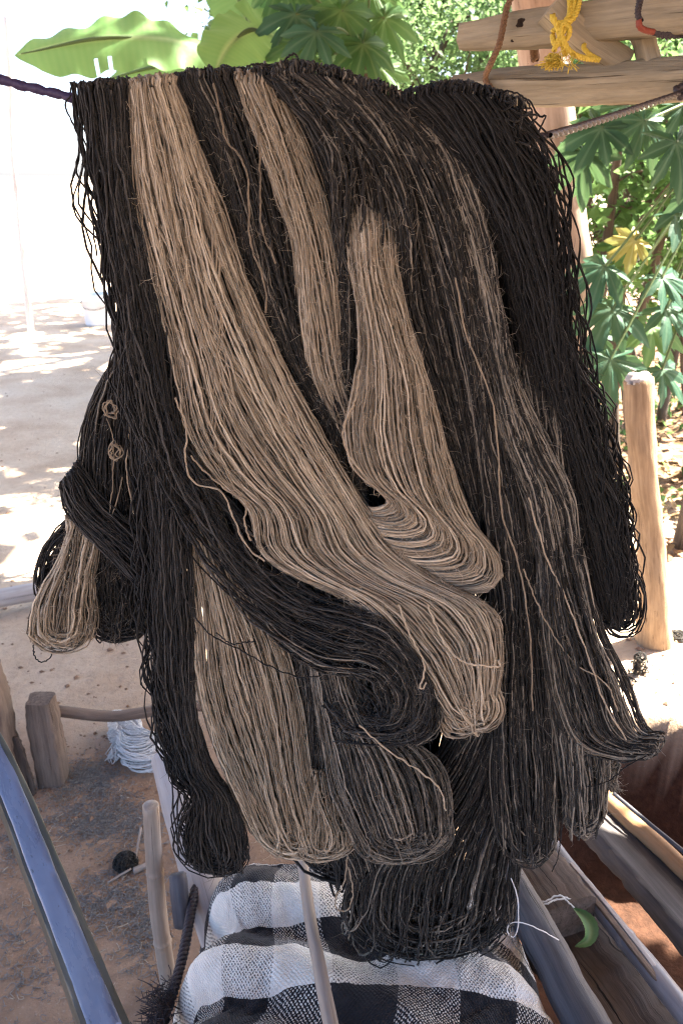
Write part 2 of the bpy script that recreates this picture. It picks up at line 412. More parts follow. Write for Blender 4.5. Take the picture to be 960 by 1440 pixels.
def strand(name, pts, r, mat, parent=None, m=60, tone=.5, sides=6, seed=1, kink=.0008, **kw):
    P = smooth_path(pts, m)+wob(m, kink, m/9, seed)
    V, q, gc, tw = tubes(P, r*(1+.12*wob(m, 1, 7, seed+1, 1)[:, 0])[None], sides)
    return mk(name, V, q, mat, parent, True, {'gc': gc, 'tw': tw, 'tone': np.full(len(V), tone)}, **kw)
def twisted(name, pts, r, mat, parent=None, m=60, turns=14, ply=3, sides=6, **kw):
    """a laid rope: ply strands wound round the path"""
    P = smooth_path(pts, m); T, A, B = frames(P[None], False); A, B = A[0], B[0]
    ph = np.linspace(0, turns*2*np.pi, m)
    S = np.stack([P+r*.52*(A*np.cos(ph+k*2*np.pi/ply)[:, None]+B*np.sin(ph+k*2*np.pi/ply)[:, None]) for k in range(ply)])
    V, q, gc, tw = tubes(S, r*.56, sides)
    return mk(name, V, q, mat, parent, True, {'gc': gc, 'tw': tw, 'tone': np.full(len(V), .5)}, **kw)

# ------------------------------------------------------------------ large structure: the ground
def axis(a, b, fine, far, growth=1.28):
    c = list(np.arange(a, b+1e-6, fine)); s = fine; x = b; hi = []
    while x < far: s *= growth; x += s; hi.append(x)
    s = fine; x = a; lo = []
    while x > -far: s *= growth; x -= s; lo.append(x)
    return np.array(lo[::-1]+c+hi)
def sstep(a, b, x): t = np.clip((x-a)/(b-a), 0, 1); return t*t*(3-2*t)
def gnoise(x, y):
    return (np.sin(x*3.1+y*1.7)+np.sin(x*-2.3+y*4.1+1.3)+.6*np.sin(x*7.7+y*5.1+.4)+.5*np.sin(x*9.1-y*8.3+2.2)+.35*np.sin(x*17+y*13)+.3*np.sin(x*-21+y*19+1.))/3.75
def pit(x, y): return sstep(.30, .36, x)*(1-sstep(1.9, 2.0, x))*sstep(.40, .46, y)*(1-sstep(1.84+.05*np.sin(x*9), 1.92+.05*np.sin(x*9), y))
def gz(x, y):
    near = np.exp(-((x)**2+(y-1.5)**2)/12.0)
    lump = .030*np.exp(-(((x+.62)/.22)**2+((y-1.72)/.16)**2))+.02*np.exp(-(((x+.40)/.18)**2+((y-1.45)/.12)**2))
    return .012*near*gnoise(x, y)+lump-.48*pit(x, y)
def ground():
    xs = axis(-1.7, 2.1, .022, 500); ys = axis(.45, 3.2, .022, 500)
    X, Y = np.meshgrid(xs, ys); Z = gz(X, Y)+rng.normal(0, .0022, X.shape)*np.exp(-((X)**2+(Y-1.5)**2)/6)
    zone = np.clip(sstep(1.75, 2.15, Y+.10*gnoise(X*2, Y*2)), 0, 1)*1.0
    zone = np.maximum(zone, 1-sstep(-2.2, -1.4, X)*0-1+0*zone) if False else zone
    zone = zone*(1-.85*pit(X, Y))
    litter = sstep(.5, 1.2, X-.12*Y)*sstep(2.9, 3.8, Y+.3*gnoise(X, Y))*(1-sstep(9, 14, Y))
    n, m = X.shape; idx = np.arange(n*m).reshape(n, m)
    q = np.stack([idx[:-1, :-1], idx[:-1, 1:], idx[1:, 1:], idx[1:, :-1]], -1).reshape(-1, 4)
    return mk('ground', np.stack([X, Y, Z], -1).reshape(-1, 3), q, M['soil'], None, True, {'zone': zone.ravel(), 'litter': litter.ravel(), 'pit_soil': np.clip(pit(X, Y)*5-.25, 0, 1).ravel()}, kind='structure')
ground()

# unseen thatch roof, added above the frame to shade the loom
def slab(root, x0, x1, y0, y1):
    n, m = 60, 50
    X, Y = np.meshgrid(np.linspace(x0, x1, n), np.linspace(y0, y1, m))
    X = X+rng.normal(0, .012, X.shape); Y = Y+rng.normal(0, .012, X.shape)
    Y[-1] += rng.normal(0, .05, n); Y[0] += rng.normal(0, .05, n); X[:, -1] += rng.normal(0, .05, m); X[:, 0] += rng.normal(0, .05, m)
    Z0 = 2.36+.09*(y0 > 1)+.04*(x0 > 1)+.09*(y0 > 2.5)+.10*(1-np.abs(X+.35)/2.3)+rng.normal(0, .006, X.shape)
    Z1 = Z0+.09+rng.normal(0, .01, X.shape)
    idx = np.arange(n*m).reshape(m, n); N = n*m
    q = np.stack([idx[:-1, :-1], idx[1:, :-1], idx[1:, 1:], idx[:-1, 1:]], -1).reshape(-1, 4); q2 = q[:, ::-1]+N
    rim = []
    for e in (idx[0], idx[-1][::-1], idx[:, 0][::-1], idx[:, -1]): rim.append(np.stack([e[:-1], e[1:], e[1:]+N, e[:-1]+N], 1))
    V = np.concatenate([np.stack([X, Y, Z0], -1).reshape(-1, 3), np.stack([X, Y, Z1], -1).reshape(-1, 3)])
    gc = V[:, [1, 2, 0]].copy()
    mk('thatch', V, np.concatenate([q, q2]+rim), M['thatch'], root, True, {'gc': gc})
def roof():
    root = thing('added_shade_roof', 'unseen thatch roof added above the yarn to cast its shade', 'roof', (-.35, .45, 2.3))
    for x0, x1, y0, y1 in ((-1.25, 3.1, -1.3, 2.0), (2.2, 3.1, 1.95, 2.55), (-1.25, 1.68, 1.9, 2.96), (-1.25, 1.22, 2.85, 3.7)): slab(root, x0, x1, y0, y1)  # slab outlines shaped to choose where sun reaches the ground
    x0, x1, y0, y1 = -1.25, 3.1, -1.3, 2.0
    for y in np.linspace(y0+.2, y1-.15, 6): pole('rafter', [(x0-.1, y, 2.31), (-.35, y, 2.41), (x1+.08, y, 2.31)], [.03, .035, .03], M['stake'], root, 10, 14, .003, int(y*50)+90)
    for x, y in ((-1.2, -1.1), (-1.3, 1.95), (2.95, -1.1), (2.95, 1.9)): pole('post', [(x, y, -.05), (x+.02, y, 1.2), (x, y, 2.36)], [.06, .055, .05], M['stake'], root, 12, 16, .005, int(x*31+y*7)+300)
roof()

# ------------------------------------------------------------------ yarn hanks
def catmull_dense(pts, Mn):
    p = np.asarray(pts, float); k = len(p)
    e = np.concatenate([[2*p[0]-p[1]], p, [2*p[-1]-p[-2]]])
    t = np.linspace(0, k-1-1e-9, Mn); i = t.astype(int); f = (t-i)[:, None]
    a, b, c, d = e[i], e[i+1], e[i+2], e[i+3]
    return .5*((2*b)+(-a+c)*f+(2*a-5*b+4*c-d)*f**2+(-a+3*b-3*c+d)*f**3)
NSEG = 0
HANKS = []
def hank(label, L, R, Y, T, n, mat, tone=(.45, .12), light=(0, .9), r=.0016, wave=.0035, kink=.0007, clump=.55, plane=.35, ragged=.05,
         arch=0, lace=0.0, lace_side='L', seed=0, group=None, fuzz=350, round_=.55, step=.0105, cat='yarn hank', backf=1.0, messy=.45, edges=0, top_h=.08):
    """Strands that run from the line down between the outlines L and R (photo pixels, station by station) at depth Y, loop at the
    bottom and come back up behind: every strand is one closed ring of yarn, as in a real hank."""
    global NSEG
    g = np.random.default_rng(seed+1000); ns = len(L); assert len(R) == ns, (label, len(L), len(R))
    Y = np.interp(np.linspace(0, 1, ns), np.linspace(0, 1, len(Y)), Y) if np.ndim(Y) else np.full(ns, Y)
    T = np.interp(np.linspace(0, 1, ns), np.linspace(0, 1, len(T)), T) if np.ndim(T) else np.full(ns, T)
    D = catmull_dense(np.concatenate([np.array(L, float), np.array(R, float), Y[:, None], T[:, None]], 1), 400)
    mid = at((D[:, 0]+D[:, 2])/2, (D[:, 1]+D[:, 3])/2, D[:, 4])
    s = np.concatenate([[0], np.cumsum(np.linalg.norm(np.diff(mid, axis=0), axis=1))]); length = s[-1]
    tau = np.linspace(0, 1, 400); Ds = np.stack([np.interp(tau*length, s, D[:, j]) for j in range(6)], 1)   # by arc length
    m = int(length/step)+4
    ph = g.uniform(0, 2*np.pi, 40)
    kc = max(2.0, n/9.0)
    n = int(n*1.42); r = r*.85; sid = np.arange(n)
    own = g.uniform(0, 2*np.pi, (n, 12)); ofr = g.uniform(.6, 1.5, (n, 12))
    def f(u, w, t, leg):
        """u, w (n,1), t (n,k) in 0..1 -> points (n,k,3)"""
        tt = np.clip(t, 0, 1)
        c = [np.interp(tt, tau, Ds[:, j]) for j in range(6)]
        uu = u+clump/(2*np.pi*kc)*np.sin(2*np.pi*kc*u+ph[0]+3.0*np.sin(2.3*tt+ph[1]))+clump*.6/(2*np.pi*kc*.37)*np.sin(2*np.pi*kc*.37*u+ph[2]+4*np.sin(1.7*tt+ph[3]))
        ed = (u if lace_side == 'L' else 1-u)
        lz = lace*np.exp(-ed*3.5)
        sd = leg*4
        # lazy per-strand wander and waves shared with the neighbours
        lat = wave*(messy*np.sin(length*tt*9*ofr[:, sd:sd+1]+own[:, sd:sd+1])*.55+messy*np.sin(length*tt*21*ofr[:, sd+1:sd+2]+own[:, sd+1:sd+2])*.30
              + .9*np.sin(length*tt*13+ph[5]+u*3.0)*np.sin(length*tt*4.1+ph[6]+u*5))
        lat = lat+lz*(np.sin(length*tt*24*ofr[:, sd+2:sd+3]+own[:, sd+2:sd+3])+.6*np.sin(length*tt*55*ofr[:, sd+3:sd+4]+own[:, sd+3:sd+4]))*.0085
        mask = np.clip(tt*12, .12, 1)
        lat = lat*mask
        K = tt.shape[1]
        kk = g.normal(0, 1, (n, K)); kk = (kk+np.roll(kk, 1, 1))*.7
        al = length*tt
        kk = kk*.9+.5*np.sin(al*75*ofr[:, 8:9]+own[:, 8:9]+leg)+.25*np.sin(al*160*ofr[:, 9:10]+own[:, 9:10]+leg*2)
        dep = c[5]*w*np.sqrt(np.clip(1-(2*np.clip(uu, 0, 1)-1)**2, .06, 1))
        px = c[0]*(1-uu)+c[2]*uu; py = c[1]*(1-uu)+c[3]*uu
        if arch: py = py-arch*np.sin(np.pi*np.clip(uu, 0, 1))*np.exp(-(tt/.12)**2)
        p = at(px, py, c[4]+dep)
        p[..., 0] += lat+kink*kk
        p[..., 1] += .5*messy*wave*np.sin(length*tt*11*ofr[:, 6:7]+own[:, 6+leg:7+leg])*mask+kink*.8*np.roll(kk, 3, 1)
        p[..., 2] += lat*.35
        return p
    if lace: u1 = (sid+g.uniform(0, 1, n))/n; u1 = u1**.68 if lace_side == 'L' else 1-(1-u1)**.68
    else: u1 = (sid+g.uniform(0, 1, n))/n
    if edges: u1 = .5+.5*np.sign(2*u1-1)*np.abs(2*u1-1)**edges
    w1 = -np.sqrt(g.uniform(0.02, 1, n))
    inpl = g.uniform(0, 1, n) < plane
    u2 = np.clip(np.where(inpl, 1-u1+g.normal(0, .05, n), u1+g.normal(0, .10, n)), 0, 1)
    w2 = np.where(inpl, g.uniform(-.9, .5, n), g.uniform(.1, 1, n))*backf
    te = 1-ragged*.42*g.uniform(0, 1, n)**1.6
    t0 = np.linspace(0, 1, m)[None]*te[:, None]; t1 = np.linspace(0, 1, max(m//2, 8))[None]*te[:, None]
    u1, u2, w1, w2 = (q[:, None] for q in (u1, u2, w1, w2))
    ut = np.clip(u1+g.normal(0, .04, (n, 1)), 0, 1)
    Fr = f(u1, w1, t0, 0); Bk = f(ut+(u2-ut)*sstep(.05, .6, t1), w2, t1, 1)
    # bottom turn
    def arc(A, B, dirv, hmin, hfac, k, ext=0):
        th = np.linspace(0, np.pi, k+2)[None, 1:-1, None]
        h = np.maximum(np.maximum(hmin, hfac*np.linalg.norm(A-B, axis=1)), ext)[:, None, None]
        return (A+B)[:, None]/2+(A-B)[:, None]/2*np.cos(th)+dirv[:, None]*h*np.sin(th)
    dn = (Fr[:, -1]-Fr[:, -4]); dn /= np.linalg.norm(dn, axis=1, keepdims=True)
    gap = np.linalg.norm(Fr[:, -1]-Bk[:, -1], axis=1).mean()
    kb = int(np.clip(gap*2.2/step, 8, 20))
    Wd = np.linalg.norm(at(Ds[-1, 0], Ds[-1, 1], Ds[-1, 4])-at(Ds[-1, 2], Ds[-1, 3], Ds[-1, 4]))
    ext = round_*Wd*np.sqrt(np.clip(1-(2*u1[:, 0]-1)**2, 0, 1))*g.uniform(.72, 1, n)*~inpl
    bot = arc(Fr[:, -1], Bk[:, -1], dn, .004, round_, kb, ext)+g.normal(0, .0007, (n, kb, 3))
    upv = np.tile([0., 0, 1], (n, 1))
    tp = arc(Bk[:, 0], Fr[:, 0], upv, .007, top_h, 6)+g.normal(0, .0009, (n, 6, 3)); tp[..., 2] += np.sin(np.linspace(0, np.pi, 8))[None, 1:-1]*(.0010*np.abs(g.normal(0, 1, (n, 1)))+.0016*(1+np.sin(u1*23+ph[8])*np.sin(u1*9+ph[9])))
    P = np.concatenate([Fr, bot, Bk[:, ::-1], tp], 1)
    mm = P.shape[1]
    rad = r*(1+.18*np.sin(np.arange(mm)[None]*.35*ofr[:, :1]+own[:, :1])+g.normal(0, .10, (n, mm)))*g.uniform(.85, 1.15, (n, 1))
    V, q, gc, tw = tubes(P, rad, 3, True)
    tn = g.normal(tone[0], tone[1], n)
    hi = g.uniform(0, 1, n) < light[0]; tn = np.where(hi, light[1]+g.normal(0, .08, n), tn)
    tone_v = np.repeat(np.clip(tn, 0, 1), mm*3)
    root = thing('yarn_hank', label, cat, mid[0], group)
    mk('strands', V, q, M[mat], root, True, {'gc': gc, 'tw': tw, 'tone': tone_v}, kind='stuff')
    NSEG += len(q)
    if fuzz:
        fuzz = int(fuzz*1.6)
        ii = g.integers(0, n, fuzz); front = np.argsort(w1[:, 0]+g.normal(0, .15, n))[:int(n*.6)]; ii = front[g.integers(0, len(front), fuzz)]
        jj = g.integers(2, m+kb-4, fuzz)
        p0 = P[ii, jj]; tdir = P[ii, jj+2]-p0; tdir /= np.linalg.norm(tdir, axis=1, keepdims=True)+1e-9
        d = tdir*g.choice([-1, 1], (fuzz, 1))*.7+g.normal(0, .55, (fuzz, 3)); d[:, 1] -= .35
        d /= np.linalg.norm(d, axis=1, keepdims=True); ln = g.uniform(.005, .022, (fuzz, 1))
        d2 = d+g.normal(0, .6, (fuzz, 3)); d2 /= np.linalg.norm(d2, axis=1, keepdims=True)
        d3 = d2+g.normal(0, .7, (fuzz, 3)); d3 /= np.linalg.norm(d3, axis=1, keepdims=True)
        FP = np.stack([p0, p0+d*ln*.5, p0+d*ln*.5+d2*ln*.5], 1)
        V, q, gc, tw = tubes(FP, np.array([[.00026, .00022, .00010]]), 3)
        mk('stray_fibres', V, q, M[mat], root, True, {'gc': gc, 'tw': tw, 'tone': np.repeat(np.clip(g.normal(tone[0]+.40, .25, fuzz), 0, 1), 9)}, kind='stuff')
    HANKS.append((label, root, P, m))
    return root

GRP = 'hanks of handspun yarn drying on the cord'
# 1 black hank at the left end
hank('black yarn hank at the left end of the cord, its outer edge loose and see-through',
     [(104,132),(112,185),(125,270),(150,430),(172,570),(192,720),(206,880),(220,990),(243,1080),(262,1120),(250,1165),(254,1198)],
     [(184,126),(188,185),(197,280),(227,430),(248,560),(262,720),(272,880),(278,990),(302,1080),(330,1120),(346,1165),(352,1198)],
     [.885,.875,.865,.86], [.02,.024,.028,.035], 80, 'black', (.36,.18), (.12,.85), .00150, .004, .0009, .6, .6, .04, round_=.5, lace=1.25, seed=1, group=GRP, fuzz=900)
# 2 wide taupe hank
hank('wide taupe hank crossing the front diagonally from upper left to a pale rounded tip',
     [(180,128),(186,200),(196,290),(222,420),(245,520),(263,605),(305,672),(350,715),(362,772),(405,808),(490,850),(560,925),(588,955),(606,980),(622,1002)],
     [(246,120),(270,180),(302,262),(345,385),(388,478),(440,575),(490,665),(530,735),(562,778),(620,820),(680,850),(702,880),(706,915),(705,945),(700,972)],
     [.885,.870,.855,.845,.825,.805,.80], [.02,.020,.020,.022,.028,.04,.035], 100, 'taupe', (.47,.17), (.08,.92), .00168, .004, .0008, .6, .65, .05, round_=.68, seed=2, group=GRP, fuzz=1300)
# 3 charcoal between the two taupes
hank('charcoal hank hanging between the wide taupe hank and the second taupe hank',
     [(228,124),(262,195),(300,280),(345,400),(390,500),(430,580),(470,660)],
     [(348,112),(384,200),(410,300),(430,420),(448,520),(485,600),(515,700)],
     [.90,.895,.89,.885], [.025,.03,.025], 90, 'charcoal', (.30,.13), (.05,.6), .00150, .003, .0008, .5, .1, .08, arch=6, seed=3, group=GRP, fuzz=900)
# 4 second taupe
hank('second taupe hank from the left, narrower and tucked behind the wide one',
     [(333,116),(360,190),(385,270),(406,340),(418,440),(432,520),(455,580),(480,640)],
     [(390,118),(425,190),(455,270),(472,340),(484,430),(492,520),(512,590),(540,650)],
     [.885,.875,.87,.872,.88], [.018,.018,.018,.018], 62, 'taupe', (.42,.16), (.06,.85), .00168, .004, .0008, .7, .1, .08, seed=4, group=GRP, fuzz=700)
# 5 third taupe, curls under
hank('third taupe hank emerging from under dark yarn and curling into nested arcs',
     [(486,284),(482,305),(486,335),(491,380),(500,440),(502,510),(488,595),(500,655),(538,692),(549,708),(530,716),(500,712)],
     [(545,288),(552,308),(554,340),(559,390),(580,470),(606,545),(630,640),(660,728),(698,785),(692,826),(625,832),(535,800)],
     [.872,.863,.856,.850,.846,.84,.838,.834,.832,.835,.842,.855], [.012,.016,.020,.024,.024,.026,.028,.026,.022,.018,.016,.014], 84, 'taupe', (.50,.16), (.10,.92), .0017, .0025, .0008, .6, .0, .02, top_h=.45, seed=5, group=GRP, fuzz=1100)
hank('thin veil of dark strands parting over the top of the curled taupe hank',
     [(392,114),(436,170),(462,228),(476,290),(484,360),(490,430)], [(474,128),(524,190),(558,250),(570,325),(578,410),(592,480)],
     [.862,.852,.846,.846,.858,.90], [.006,.008,.008,.008,.008,.01], 22, 'charcoal', (.24,.14), (.08,.6), .0015, .005, .0010, .9, .0, .2, messy=1.8, edges=.42, seed=24, group=GRP, fuzz=500)
# 6 charcoal hank, longest
hank('longest charcoal hank in the middle, reaching down to the checked cloth',
     [(352,112),(420,165),(448,230),(468,300),(495,385),(545,480),(590,580),(640,680),(668,780),(672,880),(655,980),(600,1080),(530,1170),(490,1235),(482,1288)],
     [(535,142),(585,205),(618,290),(642,395),(662,500),(678,600),(696,700),(708,800),(718,900),(726,1000),(732,1090),(734,1160),(734,1200),(732,1245),(727,1290)],
     [.885,.880,.885,.895,.895,.89,.87,.85], [.03,.03,.026,.026,.03,.035,.04], 158, 'charcoal', (.27,.15), (.12,.62), .0016, .004, .0008, .6, .42, .11, round_=.34, arch=22, seed=6, group=GRP, fuzz=1600)
# 7 grey hank with pale strands
hank('dark grey hank streaked with single pale strands, right of the long charcoal one',
     [(470,128),(548,200),(592,290),(620,400),(640,500),(655,600),(672,700),(686,800),(692,900),(692,1000),(692,1080),(694,1130),(698,1170)],
     [(565,145),(622,225),(662,330),(690,430),(706,520),(722,620),(742,720),(756,820),(767,920),(777,1020),(786,1090),(788,1135),(787,1168)],
     [.885,.870,.868,.866,.86,.85,.845], [.025,.022,.022,.022,.024,.03], 84, 'charcoal', (.30,.15), (.16,.72), .00155, .004, .0008, .6, .5, .04, round_=.75, arch=10, seed=7, group=GRP, fuzz=1100)
# 8 black hank at the right
hank('bulky black hank at the right end of the cord with a lacy outer edge',
     [(548,152),(600,192),(655,262),(695,340),(718,430),(735,520),(760,600),(795,700),(815,770),(828,810),(836,842)],
     [(738,160),(776,222),(801,300),(815,400),(828,490),(842,565),(858,640),(878,720),(884,770),(889,810),(889,842)],
     [.895,.90,.90,.895,.89,.885,.88], [.045,.055,.045,.035,.03,.025,.022], 120, 'black', (.22,.12), (.03,.6), .0015, .004, .0009, .6, .5, .05, round_=.9, arch=26, lace=1.3, lace_side='R', seed=8, group=GRP, fuzz=1500)
# 9 brown-grey hank
hank('brownish grey hank bending outwards over the black one, ending in a short round loop',
     [(556,158),(604,220),(642,330),(668,440),(690,540),(706,620),(732,690),(750,780),(757,880),(770,980),(783,1070),(789,1110),(793,1142)],
     [(606,150),(648,220),(684,330),(708,440),(732,540),(778,640),(808,708),(818,790),(836,880),(851,980),(852,1070),(851,1105),(849,1138)],
     [.89,.875,.862,.856,.853,.850,.848,.848], [.014,.016,.018,.02,.024,.026,.028,.03], 84, 'charcoal', (.42,.16), (.24,.80), .00155, .0045, .0008, .6, .85, .01, round_=.8, seed=9, group=GRP, fuzz=1100)
# 10 sweep to the right
hank('black and grey hank swept to the right into an upturned bound tail',
     [(690,200),(720,400),(735,560),(745,690),(754,800),(765,900),(780,980),(806,1045),(855,1066),(905,1068)],
     [(722,200),(762,400),(790,560),(808,715),(826,810),(850,890),(882,960),(896,1005),(906,1028),(922,1030)],
     [.90,.90,.88,.862,.845,.84,.835,.83,.825,.82], [.012,.014,.014,.018,.022,.022,.022,.02,.016,.016], 62, 'charcoal', (.26,.16), (.22,.78), .0015, .004, .0008, .8, .2, .10, seed=10, group=GRP, fuzz=700, round_=.35)
# 11 slanting black hank that ends in the swirl
hank('black hank slanting under the wide taupe one and coiling into a dark swirl',
     [(125,136),(148,300),(165,430),(180,530),(204,626),(244,730),(295,815),(366,890),(440,934),(505,948),(532,956),(543,985),(533,1003),(516,1001),(512,990)],
     [(172,134),(195,300),(215,430),(240,555),(270,640),(335,720),(390,788),(450,832),(530,855),(590,915),(617,980),(604,1034),(545,1050),(482,1034),(452,995)],
     [.88,.876,.872,.862,.858,.85,.838,.825,.812,.802,.798,.798,.80,.805,.81], [.012,.014,.014,.016,.016,.016,.018,.022,.028,.032,.034,.034,.032,.028,.02], 24, 'black', (.50,.24), (.10,1.0), .0015, .006, .0011, .6, .0, .14, messy=2.3, lace=.9, seed=11, group=GRP, fuzz=1700)
hank('dark swirl of coiled yarn above the round grey bulb',
     [(352,872),(400,915),(450,945),(505,950),(532,957),(543,984),(533,1003),(516,1001),(512,990)],
     [(392,800),(455,836),(500,848),(545,862),(594,918),(618,982),(604,1036),(545,1052),(482,1036)],
     [.845,.835,.82,.808,.80,.798,.80,.806,.812], [.012,.016,.022,.028,.034,.034,.032,.028,.02], 62, 'charcoal', (.26,.16), (.12,.75), .0015, .005, .0010, .6, .0, .12, messy=1.6, seed=23, group=GRP, fuzz=1200)
# 12 oval
hank('thick charcoal hank ending in a round grey bulb just below the dark swirl',
     [(300,140),(345,300),(385,500),(410,700),(428,880),(442,980),(456,1060),(465,1105),(482,1145),(500,1182)],
     [(332,140),(400,300),(440,500),(480,700),(502,920),(545,1015),(604,1060),(626,1090),(634,1125),(636,1160)],
     [.905,.905,.905,.89,.85,.825,.81,.805,.805,.81], [.014,.014,.014,.018,.026,.034,.042,.046,.046,.04], 92, 'charcoal', (.50,.14), (.12,.80), .00155, .002, .0008, .5, .7, .03, round_=.52, seed=12, group=GRP, fuzz=1500)
# 13 lower left taupe
hank('low taupe hank beside the black hank, its loops resting above the wooden stick',
     [(205,140),(215,300),(222,500),(228,650),(250,760),(265,880),(272,960),(296,1040),(312,1080),(324,1110),(337,1140),(348,1164)],
     [(240,140),(290,300),(300,500),(305,690),(345,800),(398,900),(428,980),(438,1040),(442,1080),(446,1110),(450,1140),(453,1164)],
     [.90,.90,.895,.885,.87,.86,.855,.852,.85,.85], [.012,.014,.014,.016,.02,.024,.026,.028,.03,.028], 88, 'taupe', (.46,.17), (.08,.9), .00166, .0045, .0008, .6, .55, .05, round_=.68, seed=13, group=GRP, fuzz=1000)
hank('short taupe loops spreading right under the grey bulb beside the wooden stick',
     [(392,1090),(398,1140),(404,1180),(410,1200)], [(490,1090),(500,1140),(503,1168),(500,1186)],
     [.856,.85,.846,.845], [.012,.016,.018,.016], 40, 'taupe', (.42,.17), (.08,.9), .0017, .004, .0008, .6, .6, .1, round_=.28, seed=25, group=GRP, fuzz=300)
hank('narrow charcoal hank filling the gap between the low taupe hank and the grey bulb',
     [(404,860),(416,920),(424,980),(430,1040),(434,1090)], [(452,880),(462,940),(472,1000),(480,1060),(484,1100)],
     [.868,.862,.858,.858], [.010,.012,.012,.012], 36, 'charcoal', (.30,.15), (.14,.75), .0016, .004, .0008, .6, .4, .1, seed=26, group=GRP, fuzz=300)
hank('narrow charcoal hank showing in the gap beside the curled taupe hank',
     [(462,270),(468,350),(472,430),(470,510),(466,580)], [(498,270),(502,350),(506,430),(506,510),(496,590)],
     [.874,.868,.866,.868], [.008,.010,.010,.010], 26, 'charcoal', (.26,.13), (.08,.6), .0015, .003, .0008, .6, .2, .1, seed=27, group=GRP, fuzz=250)
# 14-16 knotted bundle behind the left edge
hank('dark knotted hank bulging out behind the left edge of the black hank',
     [(150,138),(160,300),(172,470),(146,530),(122,580),(110,640),(112,690),(120,750),(130,810),(138,855)],
     [(178,138),(190,300),(205,470),(205,560),(205,640),(210,700),(216,740),(221,780),(223,825),(223,858)],
     [.915,.92,.93,.94,.945,.945,.945,.945,.945,.945], [.012,.012,.014,.022,.03,.032,.03,.03,.028,.024], 84, 'charcoal', (.22,.12), (.08,.6), .0015, .004, .0008, .6, .4, .05, round_=.6, messy=1.6, seed=14, group=GRP, fuzz=900)
hank('short taupe tail hanging from the knotted bundle at the far left, rounded at its tip',
     [(92,735),(82,772),(68,805),(49,840),(40,864),(38,884)],
     [(150,730),(143,772),(137,808),(137,842),(139,864),(137,884)],
     [.925,.918,.912,.908,.908,.91], [.014,.018,.022,.028,.03,.026], 50, 'taupe', (.33,.24), (.08,.85), .0016, .006, .0008, .6, .7, .05, round_=.5, seed=15, group=GRP, fuzz=350)
hank('small black loop of yarn left of the short taupe tail',
     [(98,725),(68,765),(57,800),(60,835),(72,848)],
     [(130,735),(98,775),(84,805),(80,835),(86,848)],
     [.935,.93,.93,.93,.93], [.01,.012,.012,.012,.01], 26, 'black', (.3,.15), (0,.8), .0015, .004, .0008, .7, .3, .10, messy=2.0, seed=16, group=GRP, fuzz=150)
hank('black band of yarn wrapped slantwise round the knotted bundle at the left',
     [(88,690),(106,735),(150,785),(200,840),(232,880)],
     [(112,658),(138,700),(188,745),(232,790),(258,830)],
     [.918,.908,.90,.895,.89], [.014,.016,.014,.012,.012], 42, 'black', (.45,.2), (.05,.9), .0015, .004, .0009, .7, .2, .14, messy=2.0, seed=17, group=GRP, fuzz=450)
hank('black and brown hank hanging straight below the wrapped band at the left',
     [(110,745),(108,800),(108,830),(110,850),(114,868)],
     [(200,770),(212,820),(213,840),(213,856),(212,870)],
     [.935,.93,.93,.93,.93], [.016,.018,.02,.02,.018], 56, 'charcoal', (.22,.12), (.10,.55), .0015, .004, .0008, .6, .5, .08, round_=.45, messy=1.8, seed=18, group=GRP, fuzz=500)
# 19 front bottom small loops
hank('small dark grey skein with pale loops peeking out under the round grey bulb',
     [(450,1090),(470,1180),(485,1215),(494,1250),(506,1285)],
     [(620,1090),(640,1180),(645,1215),(646,1255),(642,1285)],
     [.87,.862,.855,.853,.852], [.012,.016,.018,.02,.018], 64, 'charcoal', (.30,.15), (.20,.8), .0016, .005, .0008, .6, .6, .15, round_=.38, seed=19, group=GRP, fuzz=450)
# 20 taupe bit under the tail at right
hank('short grey and taupe skein curling below the bound tail at the right',
     [(800,1040),(812,1075),(830,1095),(850,1104)],
     [(860,1055),(868,1070),(872,1085),(866,1098)],
     [.87,.868,.866,.866], [.012,.014,.014,.012], 24, 'charcoal', (.5,.15), (.25,.85), .0015, .004, .0008, .8, .3, .1, seed=20, group=GRP, fuzz=200)
# backing hanks hidden for the most part behind the others
hank('black hank hanging behind the taupe hanks, seen only in the gaps between them',
     [(238,142),(252,300),(268,500),(283,700),(302,900),(330,1060),(390,1150)], [(478,146),(525,300),(590,500),(650,700),(665,900),(640,1060),(600,1180)],
     [.925,.93,.93,.92,.90], [.012,.014,.014,.018], 170, 'black', (.42,.15), (.05,.75), .0026, .004, .0008, .4, .1, .05, seed=21, group=GRP, fuzz=500)
hank('charcoal hank hanging at the back behind the streaked grey hank',
     [(470,150),(530,300),(600,500),(650,700),(680,900),(690,1080),(700,1150)], [(700,172),(742,300),(765,500),(785,700),(805,900),(808,1050),(800,1120)],
     [.935,.935,.93,.92,.90], [.012,.014,.014,.018], 120, 'charcoal', (.24,.12), (.06,.6), .0024, .004, .0008, .4, .1, .05, seed=22, group=GRP, fuzz=300)


# ------------------------------------------------------------------ cord and loose yarn
def cordpts(l): return [at(x, y, Y) for x, y, Y in l]
cordo = thing('cord', 'dark cord strung across, yarn hanks hanging over it and tied to the beam', 'cord', at(104, 136, .885))
strand('cord_length', cordpts([(-120, 62, .86), (0, 111, .88), (60, 127, .885), (104, 138, .886)]), .0044, M['purple_cord'], cordo, 50, .5, 10, 3, .0003)
twisted('cord_length', cordpts([(104, 138, .886), (250, 152, .888), (420, 166, .89), (600, 182, .893), (770, 191, .90)]), .0040, M['cord'], cordo, 80, 30, 2)
twisted('cord_length', cordpts([(770, 191, .90), (815, 178, 1.0), (880, 157, 1.16), (957, 131, 1.345)]), .0046, M['cord'], cordo, 90, 15, 2, 8)
g = np.random.default_rng(77)
curl = [(957,131,1.345),(955,124,1.35),(962,122,1.36),(966,130,1.35),(957,136,1.335),(950,128,1.34),(958,120,1.35)]
